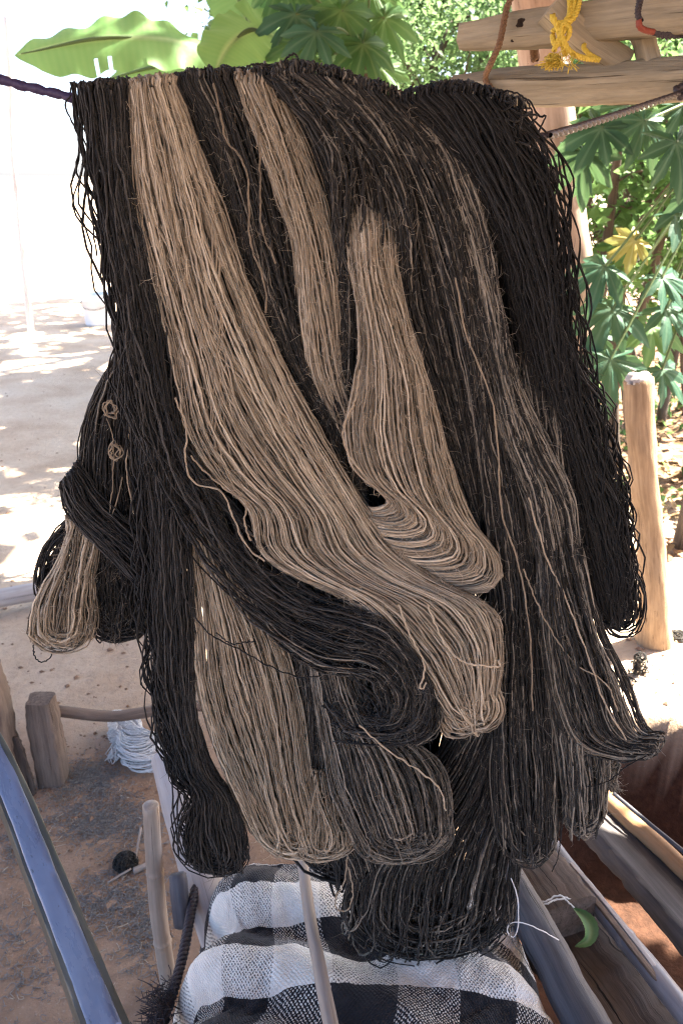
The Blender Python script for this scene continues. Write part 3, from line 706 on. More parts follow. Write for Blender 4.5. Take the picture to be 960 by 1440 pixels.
strand('knot', cordpts(curl), .005, M['cord'], cordo, 40, .5)

def loose(label, l, r, mat, tone, seed, kink=.0009, m=70):
    o = strand('loose_strand', cordpts(l), r*.56, M[mat], None, m, tone*.70, 6, seed, kink*.5); tag(o, label, 'yarn strand'); return o
loose('single pale brown strand wandering over the charcoal hank at upper left', [(300,118,.86),(308,150,.852),(318,195,.856),(345,235,.852),(350,290,.852),(352,340,.85),(372,400,.848),(374,440,.85)], .0019, 'taupe', .3, 1)
loose('pale strand hanging just left of the second taupe hank', [(352,140,.86),(364,200,.853),(366,260,.852),(368,320,.85),(388,370,.848)], .0018, 'taupe', .25, 2)
loose('thin black strand bowing out beside the left end of the black hank', [(100,134,.875),(92,150,.872),(106,180,.87),(118,215,.868),(120,255,.866),(130,310,.865),(136,360,.865)], .0017, 'black', .3, 3)
loose('pale strand looping off the left edge of the curled taupe hank', [(505,520,.80),(500,560,.803),(486,590,.80),(482,612,.80),(490,640,.802),(512,668,.80)], .0019, 'taupe', .7, 4)
loose('stray taupe strand kinking sideways under the left flank of the wide taupe hank', [(246,560,.822),(262,600,.818),(261,650,.815),(275,680,.812),(310,690,.81),(325,720,.806),(345,765,.80),(372,790,.792)], .0019, 'taupe', .72, 5)
loose('second stray taupe strand crossing the dark gap at the left of the wide hank', [(268,640,.816),(285,660,.812),(320,690,.808),(345,705,.804),(344,735,.80),(352,760,.795)], .0018, 'taupe', .6, 6)
loose('black strand drooping across the low taupe hank', [(255,830,.80),(278,872,.80),(300,895,.80),(340,915,.80),(375,935,.80),(420,952,.79),(450,950,.785)], .0017, 'black', .3, 7)
loose('short black strand rising from the drooping one', [(305,890,.80),(325,905,.799),(345,903,.80),(360,902,.80)], .0015, 'black', .3, 8)
loose('pale strand ending in a tiny hook at the edge of the taupe tip', [(560,850,.765),(575,890,.762),(595,930,.76),(594,955,.76),(589,966,.76),(595,968,.759),(598,960,.76)], .002, 'taupe', .85, 9)
loose('pale strand curving across the rounded taupe tip', [(600,850,.757),(625,905,.755),(650,930,.753),(680,936,.755),(701,937,.765),(700,928,.765)], .002, 'taupe', .9, 10)
loose('bright strand along the upper edge of the grey bulb', [(505,1020,.765),(545,1055,.76),(590,1085,.758),(618,1110,.76),(626,1140,.765)], .0019, 'taupe', .8, 11)
loose('pale hairpin loop left of the round grey bulb', [(446,1100,.80),(436,1150,.80),(440,1190,.798),(455,1195,.797),(460,1170,.798),(448,1130,.80),(446,1105,.80)], .0018, 'taupe', .6, 12)
loose('pale drooping loop below the grey bulb above the cloth', [(488,1205,.83),(484,1240,.83),(472,1262,.83),(474,1278,.83),(488,1280,.83),(496,1255,.83),(490,1220,.83)], .0018, 'taupe', .6, 13)
loose('long pale strand running down the grey hank at right of centre', [(640,390,.835),(655,470,.833),(690,560,.828),(700,640,.826),(705,720,.826),(730,800,.824),(745,900,.82),(748,1000,.815)], .0017, 'taupe', .5, 14)
loose('pale strand sweeping along the brownish hank towards the bound tail', [(742,700,.83),(770,790,.825),(790,830,.822),(825,920,.815),(850,990,.808),(880,1040,.802)], .0018, 'taupe', .8, 15)
loose('pale strand slanting low across the black hank towards the tail', [(735,800,.828),(765,870,.825),(805,930,.82),(850,960,.812),(868,1000,.808)], .0017, 'taupe', .6, 16)
loose('thin dark strand trailing below the bound tail at the right', [(910,1062,.81),(880,1078,.812),(855,1098,.815),(825,1106,.82),(805,1098,.825)], .0016, 'black', .3, 17)
loose('thin dark strand dangling above the sunlit gap by the plank', [(795,1110,.83),(790,1160,.83),(784,1205,.83),(775,1226,.83)], .0015, 'black', .3, 18)
loose('pale thread with a small loop dangling onto the dark round bar', [(718,1235,.80),(727,1262,.79),(728,1300,.78),(722,1318,.78),(713,1310,.78),(718,1298,.775),(735,1298,.772),(760,1308,.775),(785,1322,.79)], .0014, 'white_yarn', .3, 19, .0004)
loose('thin grey thread falling from the charcoal hank over the cloth', [(713,1255,.79),(716,1290,.775),(718,1320,.765),(735,1345,.752),(750,1372,.748)], .0013, 'charcoal', .8, 20, .0004)
for k, (x0, y0, w_, h_) in enumerate([(700,148,40,22),(725,170,45,30),(710,175,28,24),(735,190,30,28),(748,170,34,40),(715,160,60,18)]):
    a = np.linspace(0, 2*np.pi*1.2, 12)+g.uniform(0, 6)
    loose('tangled thin black loop springing from the right shoulder of the black hank', [(x0+w_*.5*math.cos(q)+g.normal(0, 5), y0+h_*.5*math.sin(q)+g.normal(0, 4), .885+.03*math.sin(q*.7+k)) for q in a], .0018, 'black', .2, 30+k)['group'] = 'tangled loops at the right shoulder'
loose('loose black strand arching over to the cord at the right', [(672,132,.88),(700,127,.88),(730,133,.88),(745,150,.88),(749,175,.885),(752,195,.89)], .0016, 'black', .3, 40)
loose('long black strands hanging free along the right outer edge', [(764,205,.89),(790,290,.89),(806,380,.888),(826,460,.886),(835,540,.885),(838,600,.885)], .0015, 'black', .3, 41)
loose('second black strand hanging free beside the right outer edge', [(768,215,.90),(800,330,.90),(812,420,.90),(822,500,.90),(826,560,.895)], .0014, 'black', .3, 42)
loose('black strand bulging out in a wide bow at the right edge', [(862,720,.88),(884,735,.88),(892,760,.88),(882,785,.88),(872,805,.88)], .0014, 'black', .3, 43)
loose('thick dark curl of yarn sticking up on top of the pile', [(344,104,.87),(348,94,.86),(362,90,.86),(380,92,.868)], .0018, 'black', .4, 44)
loose('dark loop of yarn standing up at the crest of the pile', [(396,92,.87),(405,80,.865),(415,76,.865),(420,86,.868),(424,98,.872)], .0018, 'black', .4, 45)
loose('dark kinked strand at the crest right of the standing loop', [(452,98,.875),(470,96,.872),(492,104,.872),(505,116,.874),(520,128,.88)], .0018, 'black', .4, 46)
loose('black strand hanging below the short taupe tail at the far left', [(47,905,.91),(49,922,.91),(58,931,.91),(70,926,.91),(74,918,.91)], .0016, 'black', .3, 47)
for k, (x0, y0) in enumerate([(156, 575), (162, 634)]):
    a = np.linspace(0, 2*np.pi*3.2, 36)
    loose(['pale twine knot high on the dark bundle at the left', 'pale twine coil just under the twine knot on the left bundle'][k], [(x0+(11-2*q/6)*math.cos(q)+g.normal(0, 2.2), y0+(13-2*q/6)*math.sin(q)+g.normal(0, 2.2), .898-.004*math.cos(q*.6)) for q in a], .0015, 'taupe', .62, 50+k, .0006, 110)
loose('pale twine running down between the twine knot and the coil', [(150,588,.90),(156,605,.898),(160,625,.899),(158,690,.90),(152,735,.90),(166,700,.90),(172,670,.90)], .0013, 'taupe', .5, 53)
loose('pale twine strand beside the left black hank near the twine coil', [(178,515,.875),(172,550,.872),(182,600,.87),(178,660,.87),(188,720,.87)], .0016, 'taupe', .6, 54)

# ------------------------------------------------------------------ timber frame at the top right, its ropes and post
bt = thing('timber_frame', 'weathered timber ladder frame with two beams tied together at the upper right', 'loom frame', at(800, 100, 1.45))
beam('beam', [at(650, 52, 1.60), at(800, 34, 1.48), at(1000, 12, 1.33), at(1240, -16, 1.18)], [(.020, .027), (-.034, .022), (-.030, -.027), (.012, -.029), (.026, -.010)], M['loom_wood'], bt, 30, .0016, 3, (0, 0, 1), [(.78, .72), (1, 1), (1, 1), (1, 1), (1, 1), (1, 1)])
beam('beam', [at(636, 122, 1.64), at(800, 119, 1.50), at(1000, 108, 1.35), at(1240, 96, 1.18)], [(.002, .031), (-.036, .026), (-.034, -.026), (.004, -.034), (.030, .006)], M['loom_wood'], bt, 30, .0018, 4, (0, 0, 1), [(.8, .62), (1, 1), (1, 1), (1, 1), (1, 1), (1, 1)])
beam('brace', [at(772, 12, 1.46), at(815, 55, 1.46), at(874, 92, 1.47)], [(-.018, -.026), (.018, -.026), (.018, .026), (-.018, .026)], M['loom_wood'], bt, 12, .001, 5, (0, -1, .2))
beam('crosspiece', [at(895, 30, 1.44), at(906, 62, 1.44), at(914, 96, 1.43)], [(-.012, -.02), (.012, -.02), (.012, .02), (-.012, .02)], M['loom_wood'], bt, 12, .001, 6, (0, -1, .2))
# mortise holes: dark patches on the beam face, hole shade put in as colour
def hole_patch(x, y, Y, w_, h_):
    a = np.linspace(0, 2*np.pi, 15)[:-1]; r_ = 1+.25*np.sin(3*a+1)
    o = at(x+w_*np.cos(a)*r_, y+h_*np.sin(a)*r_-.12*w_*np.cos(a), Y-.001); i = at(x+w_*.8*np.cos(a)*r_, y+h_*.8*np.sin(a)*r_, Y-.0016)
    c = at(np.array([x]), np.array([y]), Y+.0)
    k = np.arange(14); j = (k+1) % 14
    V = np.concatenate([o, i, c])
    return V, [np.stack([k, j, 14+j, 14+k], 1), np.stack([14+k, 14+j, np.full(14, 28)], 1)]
M['hole'] = plain('hole_shade', (.012, .008, .006), (.035, .024, .018), 200, .95)
for q in ((735, 32, 1.5065, 11, 6), (724, 55, 1.5215, 7, 4)):
    V, fc = hole_patch(*q); mk('mortise_shade_patch', V, fc, M['hole'], bt, False)
# brown lashings
for k, l in enumerate([[(722,-10,1.52),(712,12,1.515),(702,60,1.50),(690,88,1.51),(682,108,1.56),(688,122,1.555),(706,140,1.56),(724,150,1.58)]]):
    o = twisted('rope', cordpts(l), .0055, M['brown_rope'], None, 60, 12, 3); tag(o, 'brown rope lashing the left ends of the two beams together', 'rope')
o = twisted('rope', cordpts([(752,84,1.60),(750,66,1.60),(748,50,1.62)]), .008, M['brown_rope'], None, 30, 5, 3); tag(o, 'short reddish brown rope end behind the beams against the post', 'rope')
o = twisted('rope', cordpts([(698,138,1.56),(708,148,1.545),(718,158,1.55),(705,166,1.56),(700,150,1.57)]), .008, M['brown_rope'], None, 30, 6, 3); tag(o, 'frayed brown rope knot hanging under the lower beam', 'rope')
# yellow rope
yr = thing('yellow_rope', 'frayed yellow rope knotted round the upper beam and the brace', 'rope', at(795, 60, 1.42))
for k, l in enumerate([[(806,-8,1.43),(806,15,1.41),(798,35,1.40),(785,55,1.40),(778,72,1.40)],
                       [(815,-8,1.43),(812,12,1.41),(803,28,1.40),(780,32,1.40),(776,20,1.405),(782,36,1.398),(790,62,1.40),(794,78,1.41)],
                       [(800,-6,1.43),(800,20,1.405),(788,42,1.395),(796,66,1.395),(806,76,1.40),(822,82,1.415),(842,84,1.43)],
                       [(776,45,1.41),(790,34,1.40),(800,40,1.395),(796,55,1.40),(780,62,1.40),(776,50,1.41)],
                       [(842,84,1.43),(828,76,1.425),(820,66,1.43),(826,56,1.45)]]):
    twisted('rope_strand', cordpts(l), .0043 if k < 4 else .0038, M['yellow_rope'], yr, 46, 9, 3)
fr = []
for k in range(150):
    b0 = at(770+g.uniform(0, 16), 78+g.uniform(-4, 4), 1.40); fr.append(np.stack([b0, b0+[g.normal(0, .004), g.normal(0, .004), -.006], b0+[g.normal(0, .008), g.normal(0, .006), -g.uniform(.008, .02)]]))
for k in range(16):
    b0 = at(790+g.uniform(-6, 20), 74+g.uniform(-4, 6), 1.395); fr.append(np.stack([b0, b0+[g.normal(0, .006), g.normal(0, .004), -.010], b0+[g.normal(0, .010), g.normal(0, .006), -g.uniform(.012, .03)]]))
V, q, gc, tw = tubes(np.array(fr), .0007, 3); mk('frayed_end', V, q, M['yellow_rope'], yr, True, kind='stuff')
# cable at the right
cb = thing('cable', 'dark wire wound round the upper beam with a reddish end at the far upper right', 'wire', at(900, 20, 1.36))
twisted('wire', cordpts([(902,-12,1.36),(898,5,1.345),(896,20,1.34),(900,30,1.34)]), .005, M['cord'], cb, 24, 6, 2)
strand('wire_end', cordpts([(897,28,1.335),(899,38,1.335),(908,43,1.34),(918,45,1.345)]), .0042, M['red_cable'], cb, 24, .5, 8, 3, .0)
for k in range(3): twisted('wire', cordpts([(915,44+k,1.345),(932,48+k*2,1.35),(950,46+k*3,1.36),(990,40+k*4,1.37)]), .0032, M['cord'], cb, 24, 6, 2)

post = thing('trunk_post', 'pale peeled tree trunk post with dark streaks standing behind the beams', 'post', (.93, 3.0, -.02))
tb_ = at(800, 460, 3.0); tt_ = at(768, 130, 3.0)
pole('trunk', [tb_*[1, 1, 0]+[.01, 0, -.05], tb_, at(786, 300, 3.0), tt_, tt_+(tt_-tb_)*.8], [.105, .092, .088, .085, .07], M['trunk_post'], post, 22, 50, .008, 12)

# ------------------------------------------------------------------ the loom at the bottom
# checked cloth
def cloth():
    nu, nv = 150, 210
    a = np.linspace(-.44, .44, nu); v = np.linspace(0, .80, nv)
    A, Vv = np.meshgrid(a, v)
    yy = 1.045-Vv*.80
    fold = lambda q: (.5+.5*np.cos(q))**1.3
    base = .400+.02*sstep(1.0, .7, yy)
    hw = .272+.035*sstep(1.0, .7, yy)
    x = .030+hw*np.tanh(A/.235)
    lft = 1/(1+np.exp((A+.01)/.04)); rgt = 1-lft
    ph1 = (yy-.953)/.142*2*np.pi+1.0*np.tanh((A+.05)/.12)+.35*np.sin(A*11+1)
    ph2 = (yy+.75*A-.60)/.17*2*np.pi+.5*np.sin(A*14)
    z = base-1.0*np.log1p(np.exp((np.abs(A)-.235)/.025))*.025*1.15
    z += lft*(.036*fold(ph1+.5*gnoise(A*7, yy*6))-.012)+rgt*(.022*fold(ph2+.9*gnoise(A*6+2, yy*5))-.008)+.005*gnoise(A*9, yy*9)+.0035*gnoise(A*21+3, yy*17)+.0022*gnoise(A*44, yy*39)-.006*np.exp(-(((yy-.70)-.35*A+.02*np.sin(A*30))/.008)**2)*rgt
    z += -.022*np.exp(-((A-.0)/.03)**2)*np.exp(-((yy-.92)/.16)**2)
    x = x+np.sign(A)*sstep(.12, .26, np.abs(A))*(.034*fold(ph1)*lft+(.014*fold(ph2)+.022)*rgt-.010)
    y2 = yy+lft*.014*np.sin(ph1)+rgt*.006*np.sin(ph2)
    P = np.stack([x, y2, z], -1)
    s = np.concatenate([np.zeros((1, nu)), np.cumsum(np.linalg.norm(np.diff(P, axis=0), axis=2), 0)])
    s = s.mean(1, keepdims=True)*.5+s*.5
    uv = np.stack([A+.012*np.sin(Vv*16), s-.55*A*A+.010*np.sin(A*17+.5), 0*A], -1)
    idx = np.arange(nu*nv).reshape(nv, nu)
    q = np.stack([idx[:-1, :-1], idx[1:, :-1], idx[1:, 1:], idx[:-1, 1:]], -1).reshape(-1, 4)
    o = mk('checked_cloth', P.reshape(-1, 3), q, M['cloth'], None, True, {'cuv': uv.reshape(-1, 3)})
    md = o.modifiers.new('thick', 'SOLIDIFY'); md.thickness = .003; md.offset = -1
    tag(o, 'black and white checked handwoven cloth draped in folds over the loom', 'cloth'); return P
CP_ = cloth()
bn = thing('loom_bench', 'wooden bench under the checked cloth', 'bench', (.02, .62, 0))
beam('seat_board', [(.03, 1.0, .32), (.03, .30, .33)], [(-.15, -.02), (.15, -.02), (.15, .02), (-.15, .02)], M['plank'], bn, 14, .001, 21)
for k, (x, y, h) in enumerate([(-.10, .95, .31), (.16, .95, .31), (-.10, .36, .31), (.16, .36, .31)]): pole('leg', [(x, y, -.03), (x, y, h)], [.022, .02], M['stake'], bn, 10, 10, .001, 400+k)
cs = pole('stick', [atz(424, 1205, .452), atz(436, 1290, .462), atz(452, 1375, .468), atz(472, 1475, .472)], [.0088, .0092, .0098, .0105], M['stick'], None, 14, 30, .0006, 14); tag(cs, 'smooth pale wooden stick lying lengthwise on the checked cloth', 'stick')
rb = pole('round_bar', [atz(680, 1170, .385), atz(722, 1250, .395), atz(772, 1342, .40), atz(838, 1468, .405)], [.029, .030, .031, .032], M['dark_wood'], None, 18, 40, .0022, 15); tag(rb, 'dark smooth round wooden bar along the right edge of the cloth', 'bar')
br = twisted('braided_cord', [atz(278, 1235, .35), atz(270, 1275, .35), atz(262, 1320, .35), atz(252, 1365, .35), atz(238, 1410, .35), atz(216, 1475, .35)],   .0085, M['cord'], None, 70, 12, 3, 8); tag(br, 'black braided cord along the left side of the cloth', 'cord')
fr = []
for k in range(260):
    t_ = g.uniform(.55, 1); b0 = np.array(atz(262-42*t_, 1320+130*t_, .355))+g.normal(0, .008, 3); d = g.normal(0, 1, 3); d[0] -= .8; d /= np.linalg.norm(d)
    fr.append(np.stack([b0, b0+d*.012+g.normal(0, .003, 3), b0+d*.024+g.normal(0, .006, 3)]))
V, q, gc, tw = tubes(np.array(fr), .0007, 3); o = mk('fringe', V, q, M['cord'], br, True, kind='stuff')

# carved timber on the right
ct = thing('carved_timber', 'rough dark weathered timber with chopped notches right of the round bar', 'timber', atz(850, 1350, .40))
def tz(x, y, z): return atz(x, y, z)
beam('block', [tz(700, 1180, .30), tz(740, 1235, .30), tz(792, 1305, .31)], [(-.062, -.055), (.055, -.055), (.050, .05), (-.060, .055)], M['old_timber'], ct, 26, .0035, 31, bevel=.10)
beam('lower_block', [tz(776, 1300, .245), tz(850, 1395, .255), tz(915, 1490, .265)], [(-.068, -.05), (.066, -.05), (.060, .04), (-.066, .045)], M['old_timber'], ct, 30, .004, 32, bevel=.10)
tb = thing('twine_loop', 'double white twine tied round the end of the carved timber', 'twine', tz(780, 1265, .43))
for k in range(2): strand('twine_strand', [tz(752, 1277+k*5, .355), tz(768, 1266+k*5, .365), tz(786, 1260+k*4, .368), tz(800, 1264+k*5, .362), tz(806, 1272+k*5, .35)], .0014, M['white_yarn'], tb, 30, .3, 6, k)
# crescent leaf
def crescent():
    t = np.linspace(0, 1, 26); mid = smooth_path([(806, 1277), (822, 1290), (830, 1306), (826, 1322), (808, 1331)], 26)
    Tn = np.gradient(mid, axis=0); Tn /= np.linalg.norm(Tn, axis=1, keepdims=True); Nn = np.stack([-Tn[:, 1], Tn[:, 0]], 1)
    wd = 10.5*np.sin(np.pi*np.clip(t*.97+.015, 0, 1))**.8*(1+.10*(np.arange(26) % 2))
    rows = []
    for f, zz in ((-1, .006), (-.5, .003), (0, 0), (.5, .004), (1, .012)):
        p = mid+Nn*(wd*f*(.75 if f > 0 else 1))[:, None]; rows.append(np.array([tz(a, b_, .376+zz) for a, b_ in p]))
    V = np.stack(rows, 1); n, m = V.shape[:2]; idx = np.arange(n*m).reshape(n, m)
    q = np.stack([idx[:-1, :-1], idx[1:, :-1], idx[1:, 1:], idx[:-1, 1:]], -1).reshape(-1, 4)
    ve = np.tile([0, 0, 1, 0, 0], (n, 1)).ravel()
    o = mk('fallen_leaf', V.reshape(-1, 3), q, M['fallen'], None, True, {'vein': ve, 'tone': np.full(n*m, .5)}); tag(o, 'curved fresh green leaf lying on the carved timber', 'leaf')
crescent()
# split bamboo, plank, sunlit stick, thin rod
gb = thing('split_bamboo', 'grey split bamboo pole with its edge highlight painted pale, slanting between timber and plank', 'pole', tz(900, 1340, .33))
pole('pole', [tz(770, 1180, .30), tz(800, 1222, .31), tz(880, 1322, .33), tz(975, 1440, .35), tz(1040, 1520, .36)], [.015, .0155, .017, .018, .018], M['grey_bamboo'], gb, 14, 40, .001, 41, nodes=[.50, .9])
beam('rim', [tz(803, 1214, .335), tz(850, 1270, .342), tz(912, 1350, .353), tz(930, 1376, .350)], [(-.004, -.003), (.004, -.003), (.004, .003), (-.004, .003)], M['pale_pole'], gb, 20, .0006, 42)  # pale strip stands in for the highlight along the bamboo edge
beam('groove', [tz(797, 1222, .332), tz(850, 1283, .343), tz(905, 1354, .353), tz(926, 1380, .352)], [(-.0045, -.003), (.0045, -.003), (.0045, .003), (-.0045, .003)], M['stake'], gb, 20, .0006, 43)
pl = beam('wide_plank', [tz(770, 1085, .24), tz(850, 1165, .25), tz(940, 1265, .26), tz(1080, 1420, .27)], [(-.085, -.02), (.055, -.02), (.055, .02), (-.085, .02)], M['plank'], None, 34, .0034, 44, up=(.35, -.35, .85), bevel=.08); tag(pl, 'wide grey weathered plank slanting down at the lower right', 'plank')
rs = pole('brown_stick', [tz(800, 1075, .26), tz(860, 1130, .27), tz(920, 1185, .28), tz(1010, 1268, .29)], [.017, .018, .018, .018], M['red_stick'], None, 14, 30, .0015, 45); tag(rs, 'reddish brown stick in a strip of sunlight along the plank edge', 'stick')
tr_ = pole('thin_rod', [tz(862, 1116, .31), tz(905, 1152, .31), tz(990, 1222, .315)], [.0042, .0042, .0042], M['dark_wood'], None, 8, 20, .0003, 46); tag(tr_, 'thin dark rod lying beside the reddish brown stick', 'rod')

# square bar at the lower left, reflected sky painted in as blue
bb = thing('blue_bar', 'shiny squared bar, coloured blue for the reflected sky, slanting across the lower left corner', 'bar', at(60, 1250, .72))
bp = [at(-75, 950, 1.02), at(0, 1080, .86), at(76, 1265, .655), at(156, 1470, .47)]
beam('bar', bp, [(-.0155, -.022), (.009, -.026), (.0165, .004), (.014, .016), (-.012, .020)], M['blue'], bb, 40, .0006, 51, bevel=.10)
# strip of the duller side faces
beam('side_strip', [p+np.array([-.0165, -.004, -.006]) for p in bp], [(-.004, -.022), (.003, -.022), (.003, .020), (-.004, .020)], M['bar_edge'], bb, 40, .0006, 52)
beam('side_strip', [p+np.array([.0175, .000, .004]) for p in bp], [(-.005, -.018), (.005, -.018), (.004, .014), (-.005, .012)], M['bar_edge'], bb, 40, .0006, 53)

def gp(x, y): p = atz(x, y, 0.0); p[2] = gz(p[0], p[1]); return p
def stake(label, base, top_py, w_, seed, mat='stake', square=True, lean=(0, 0), name='wooden_stake'):
    b0 = gp(*base); top = at(base[0], top_py, b0[1]); h = top[2]-b0[2]
    b1 = b0-[0, 0, .04]; t1 = np.array([b0[0]+lean[0], b0[1]+lean[1], b0[2]+h])
    o = beam(name, [b1, (b1+t1)/2, t1], [(-w_, -w_*.9), (w_, -w_*.9), (w_, w_*.9), (-w_, w_*.9)], M[mat], None, 26, w_*.07, seed, (0, 1, 0), [(1.04, 1.04), (1, 1), (1, 1), (1.02, 1.02), (1.0, 1.0), (.86, .86)], bevel=.16)
    tag(o, label, 'stake'); return o
stake('squat squared brown stake with a worn flat top holding the low rail', (78, 1103), 982, .036, 61)
stake('tall rounded brown stake at the left picture edge behind the blue bar', (12, 1122), 938, .044, 62)
sp_ = gp(40, 1122)
o = beam('splintered_board', [sp_-[0, 0, .03], sp_+[0, 0, .09], sp_+[-.006, 0, .185]], [(-.019, -.006), (.019, -.006), (.019, .006), (-.019, .006)], M['old_timber'], None, 16, .004, 63, (0, 1, 0), [(1, 1), (1.1, 1), (1, 1), (.8, 1), (.55, .7)]); tag(o, 'thin splintered board with a ragged pale edge between the two stakes', 'board')
rl = pole('low_rail', [gp(66, 1100)*[1, 1, 0]+[0, .045, at(90, 1012, gp(66, 1100)[1])[2]], at(150, 1007, 1.74), at(215, 1000, 1.76), at(320, 988, 1.82)], [.015, .015, .016, .015], M['stake'], None, 12, 30, .0012, 64); tag(rl, 'thin round rail running from the squat stake behind the yarn', 'rail')
p0 = atz(-120, 862, .07); p1 = atz(20, 838, .07); p2 = atz(150, 812, .07); p3 = atz(260, 790, .07)
lg = pole('log', [p0, p1, p2, p3], [.036, .035, .034, .033], M['pale_pole'], None, 14, 30, .002, 65); tag(lg, 'pale grey log lying on the ground at the left edge', 'log')
for q in (p1, p3): pass
bs_ = gp(240, 1395)
o = pole('bamboo_stake', [bs_-[0, 0, .05], bs_+[-.004, 0, .22], at(212, 1133, bs_[1]+.0)], [.0165, .0160, .0145], M['bamboo'], None, 16, 40, .0006, 66, nodes=[.36, .70]); tag(o, 'brown bamboo stake standing upright left of the cloth', 'bamboo stake')
o = pole('grey_post', [at(236, 1066, 1.30), at(262, 1160, 1.16), at(292, 1260, 1.03), at(330, 1370, .93)], [.034, .036, .036, .036], M['pale_pole'], None, 18, 36, .0015, 67); tag(o, 'thick pale grey post leaning down behind the black hank', 'post')
o = pole('short_peg', [at(258, 1300, .98), at(253, 1262, 1.0), at(250, 1230, 1.02)], [.016, .016, .015], M['dark_wood'], None, 12, 12, .0008, 68); tag(o, 'short dark bluish peg beside the bamboo stake', 'peg')

# post on the right
pb = atz(922, 905, 0); rp = thing('peeled_post', 'peeled brown wooden post with a sawn top standing in sunlight at the right', 'post', pb)
t0_ = at(896, 535, pb[1]); 
pole('trunk', [pb-[0, 0, .05], pb+(t0_-pb)*.18, pb+(t0_-pb)*.5+[.003, 0, 0], pb+(t0_-pb)*.82+[-.004, 0, 0], t0_], [.064, .050, .042, .045, .043], M['post_wood'], rp, 24, 60, .0068, 71)
pole('sawn_top', [t0_-[0, 0, .002], t0_+[0, 0, .006]], [.040, .033], M['pale_pole'], rp, 16, 4, .002, 72)

# white skein on the ground, lint ball, bucket, debris
def skein():
    c = gp(192, 1062); root = thing('white_skein', 'small twisted skein of white yarn lying on the ground by the rail', 'yarn skein', c)
    n, m = 300, 46
    th = np.linspace(0, 1, m)[None]; u = g.uniform(0, 2*np.pi, (n, 1)); rr = np.sqrt(g.uniform(.05, 1, (n, 1)))*1.12
    prof = .027+.020*np.abs(np.cos(th*np.pi*1.15+.25))
    a = u+th*2.3+g.normal(0, .12, (n, 1))+.25*np.sin(th*9+u*3)
    px_ = smooth_path([(158, 1026, .040), (176, 1024, .044), (192, 1048, .036), (205, 1062, .036), (232, 1060, .03)], m)
    base = np.array([gp(q[0], q[1]+18)*[1, 1, 1]+[0, 0, q[2]*.8] for q in px_])
    Tn = np.gradient(base, axis=0); Tn /= np.linalg.norm(Tn, axis=1, keepdims=True); A_ = np.cross(Tn, [0, 0, 1.]); A_ /= np.linalg.norm(A_, axis=1, keepdims=True); B_ = np.cross(A_, Tn)
    P = base[None]+(A_[None]*np.cos(a)[..., None]*1.25+B_[None]*np.sin(a)[..., None]*.85)*(prof*rr)[..., None]+g.normal(0, .0008, (n, m, 3))
    V, q, gc, tw = tubes(P, .0014, 4); mk('strands', V, q, M['white_yarn'], root, True, {'gc': gc, 'tw': tw, 'tone': np.repeat(g.uniform(.2, .9, n), m*4)}, kind='stuff')
    # end tuft of loops
    L = []
    for k in range(46):
        b0 = gp(182+g.uniform(-22, 40), 1072+g.uniform(-4, 6)); d = g.normal(0, .012, 3); L.append(np.stack([b0+[0, 0, .03], b0+d*[1, 1, 0]+[0, -.012, .018], b0+d*[1.3, 1, 0]+[-.01, -.022, .003], b0+d*[.6, .5, 0]+[-.014, -.012, .006]]))
    V, q, gc, tw = tubes(np.array(L), .0013, 4); mk('loose_ends', V, q, M['white_yarn'], root, True, {'gc': gc, 'tw': tw, 'tone': np.full(len(V), .5)}, kind='stuff')
skein()
def tangle(label, x, y, R_, n, mat, tone, seed, r_=.0012, flat=.5):
    g2 = np.random.default_rng(seed); c = gp(x, y); m = 30; t = np.linspace(0, 1, m)[None, :, None]
    k = g2.normal(0, 1, (n, 3, 3)); ph = g2.uniform(0, 6.28, (n, 3, 3)); fq = np.array([1, 2, 3.3])[None, :, None]
    P = sum(k[:, j:j+1]*np.sin(2*np.pi*fq[:, j:j+1]*t*.8+ph[:, j:j+1])/(j+1) for j in range(3)); P = P/np.linalg.norm(P, axis=2, keepdims=True)*np.minimum(np.linalg.norm(P, axis=2, keepdims=True), 1.5)*R_*.7
    P[..., 2] = np.abs(P[..., 2])*flat+.002; P = P+c
    V, q, gc, tw = tubes(P, r_, 4); o = mk('yarn_tangle', V, q, M[mat], None, True, {'gc': gc, 'tw': tw, 'tone': np.full(len(V), tone)}); tag(o, label, 'yarn tangle'); return o
tangle('small black tangle of wool on the ground beside the bamboo stake', 178, 1222, .028, 60, 'black', .5, 3, .0012, .9)
for k, (x0, y0, x1, y1, lb) in enumerate([(153, 1248, 186, 1232, 'thin pale twig on the ground below the black wool tangle'), (190, 1233, 208, 1228, 'short thick pale wood chip below the black wool tangle'), (192, 1218, 202, 1190, 'pale twig leaning beside the black wool tangle')]):
    a_, b_ = gp(x0, y0), gp(x1, y1); o = pole('twig', [a_+[0, 0, .006], b_+[0, 0, .010+.03*(k == 2)]], [.0022, .003] if k != 1 else [.008, .006], M['stick'], None, 8, 8, .0006, 80+k); tag(o, lb, 'twig')
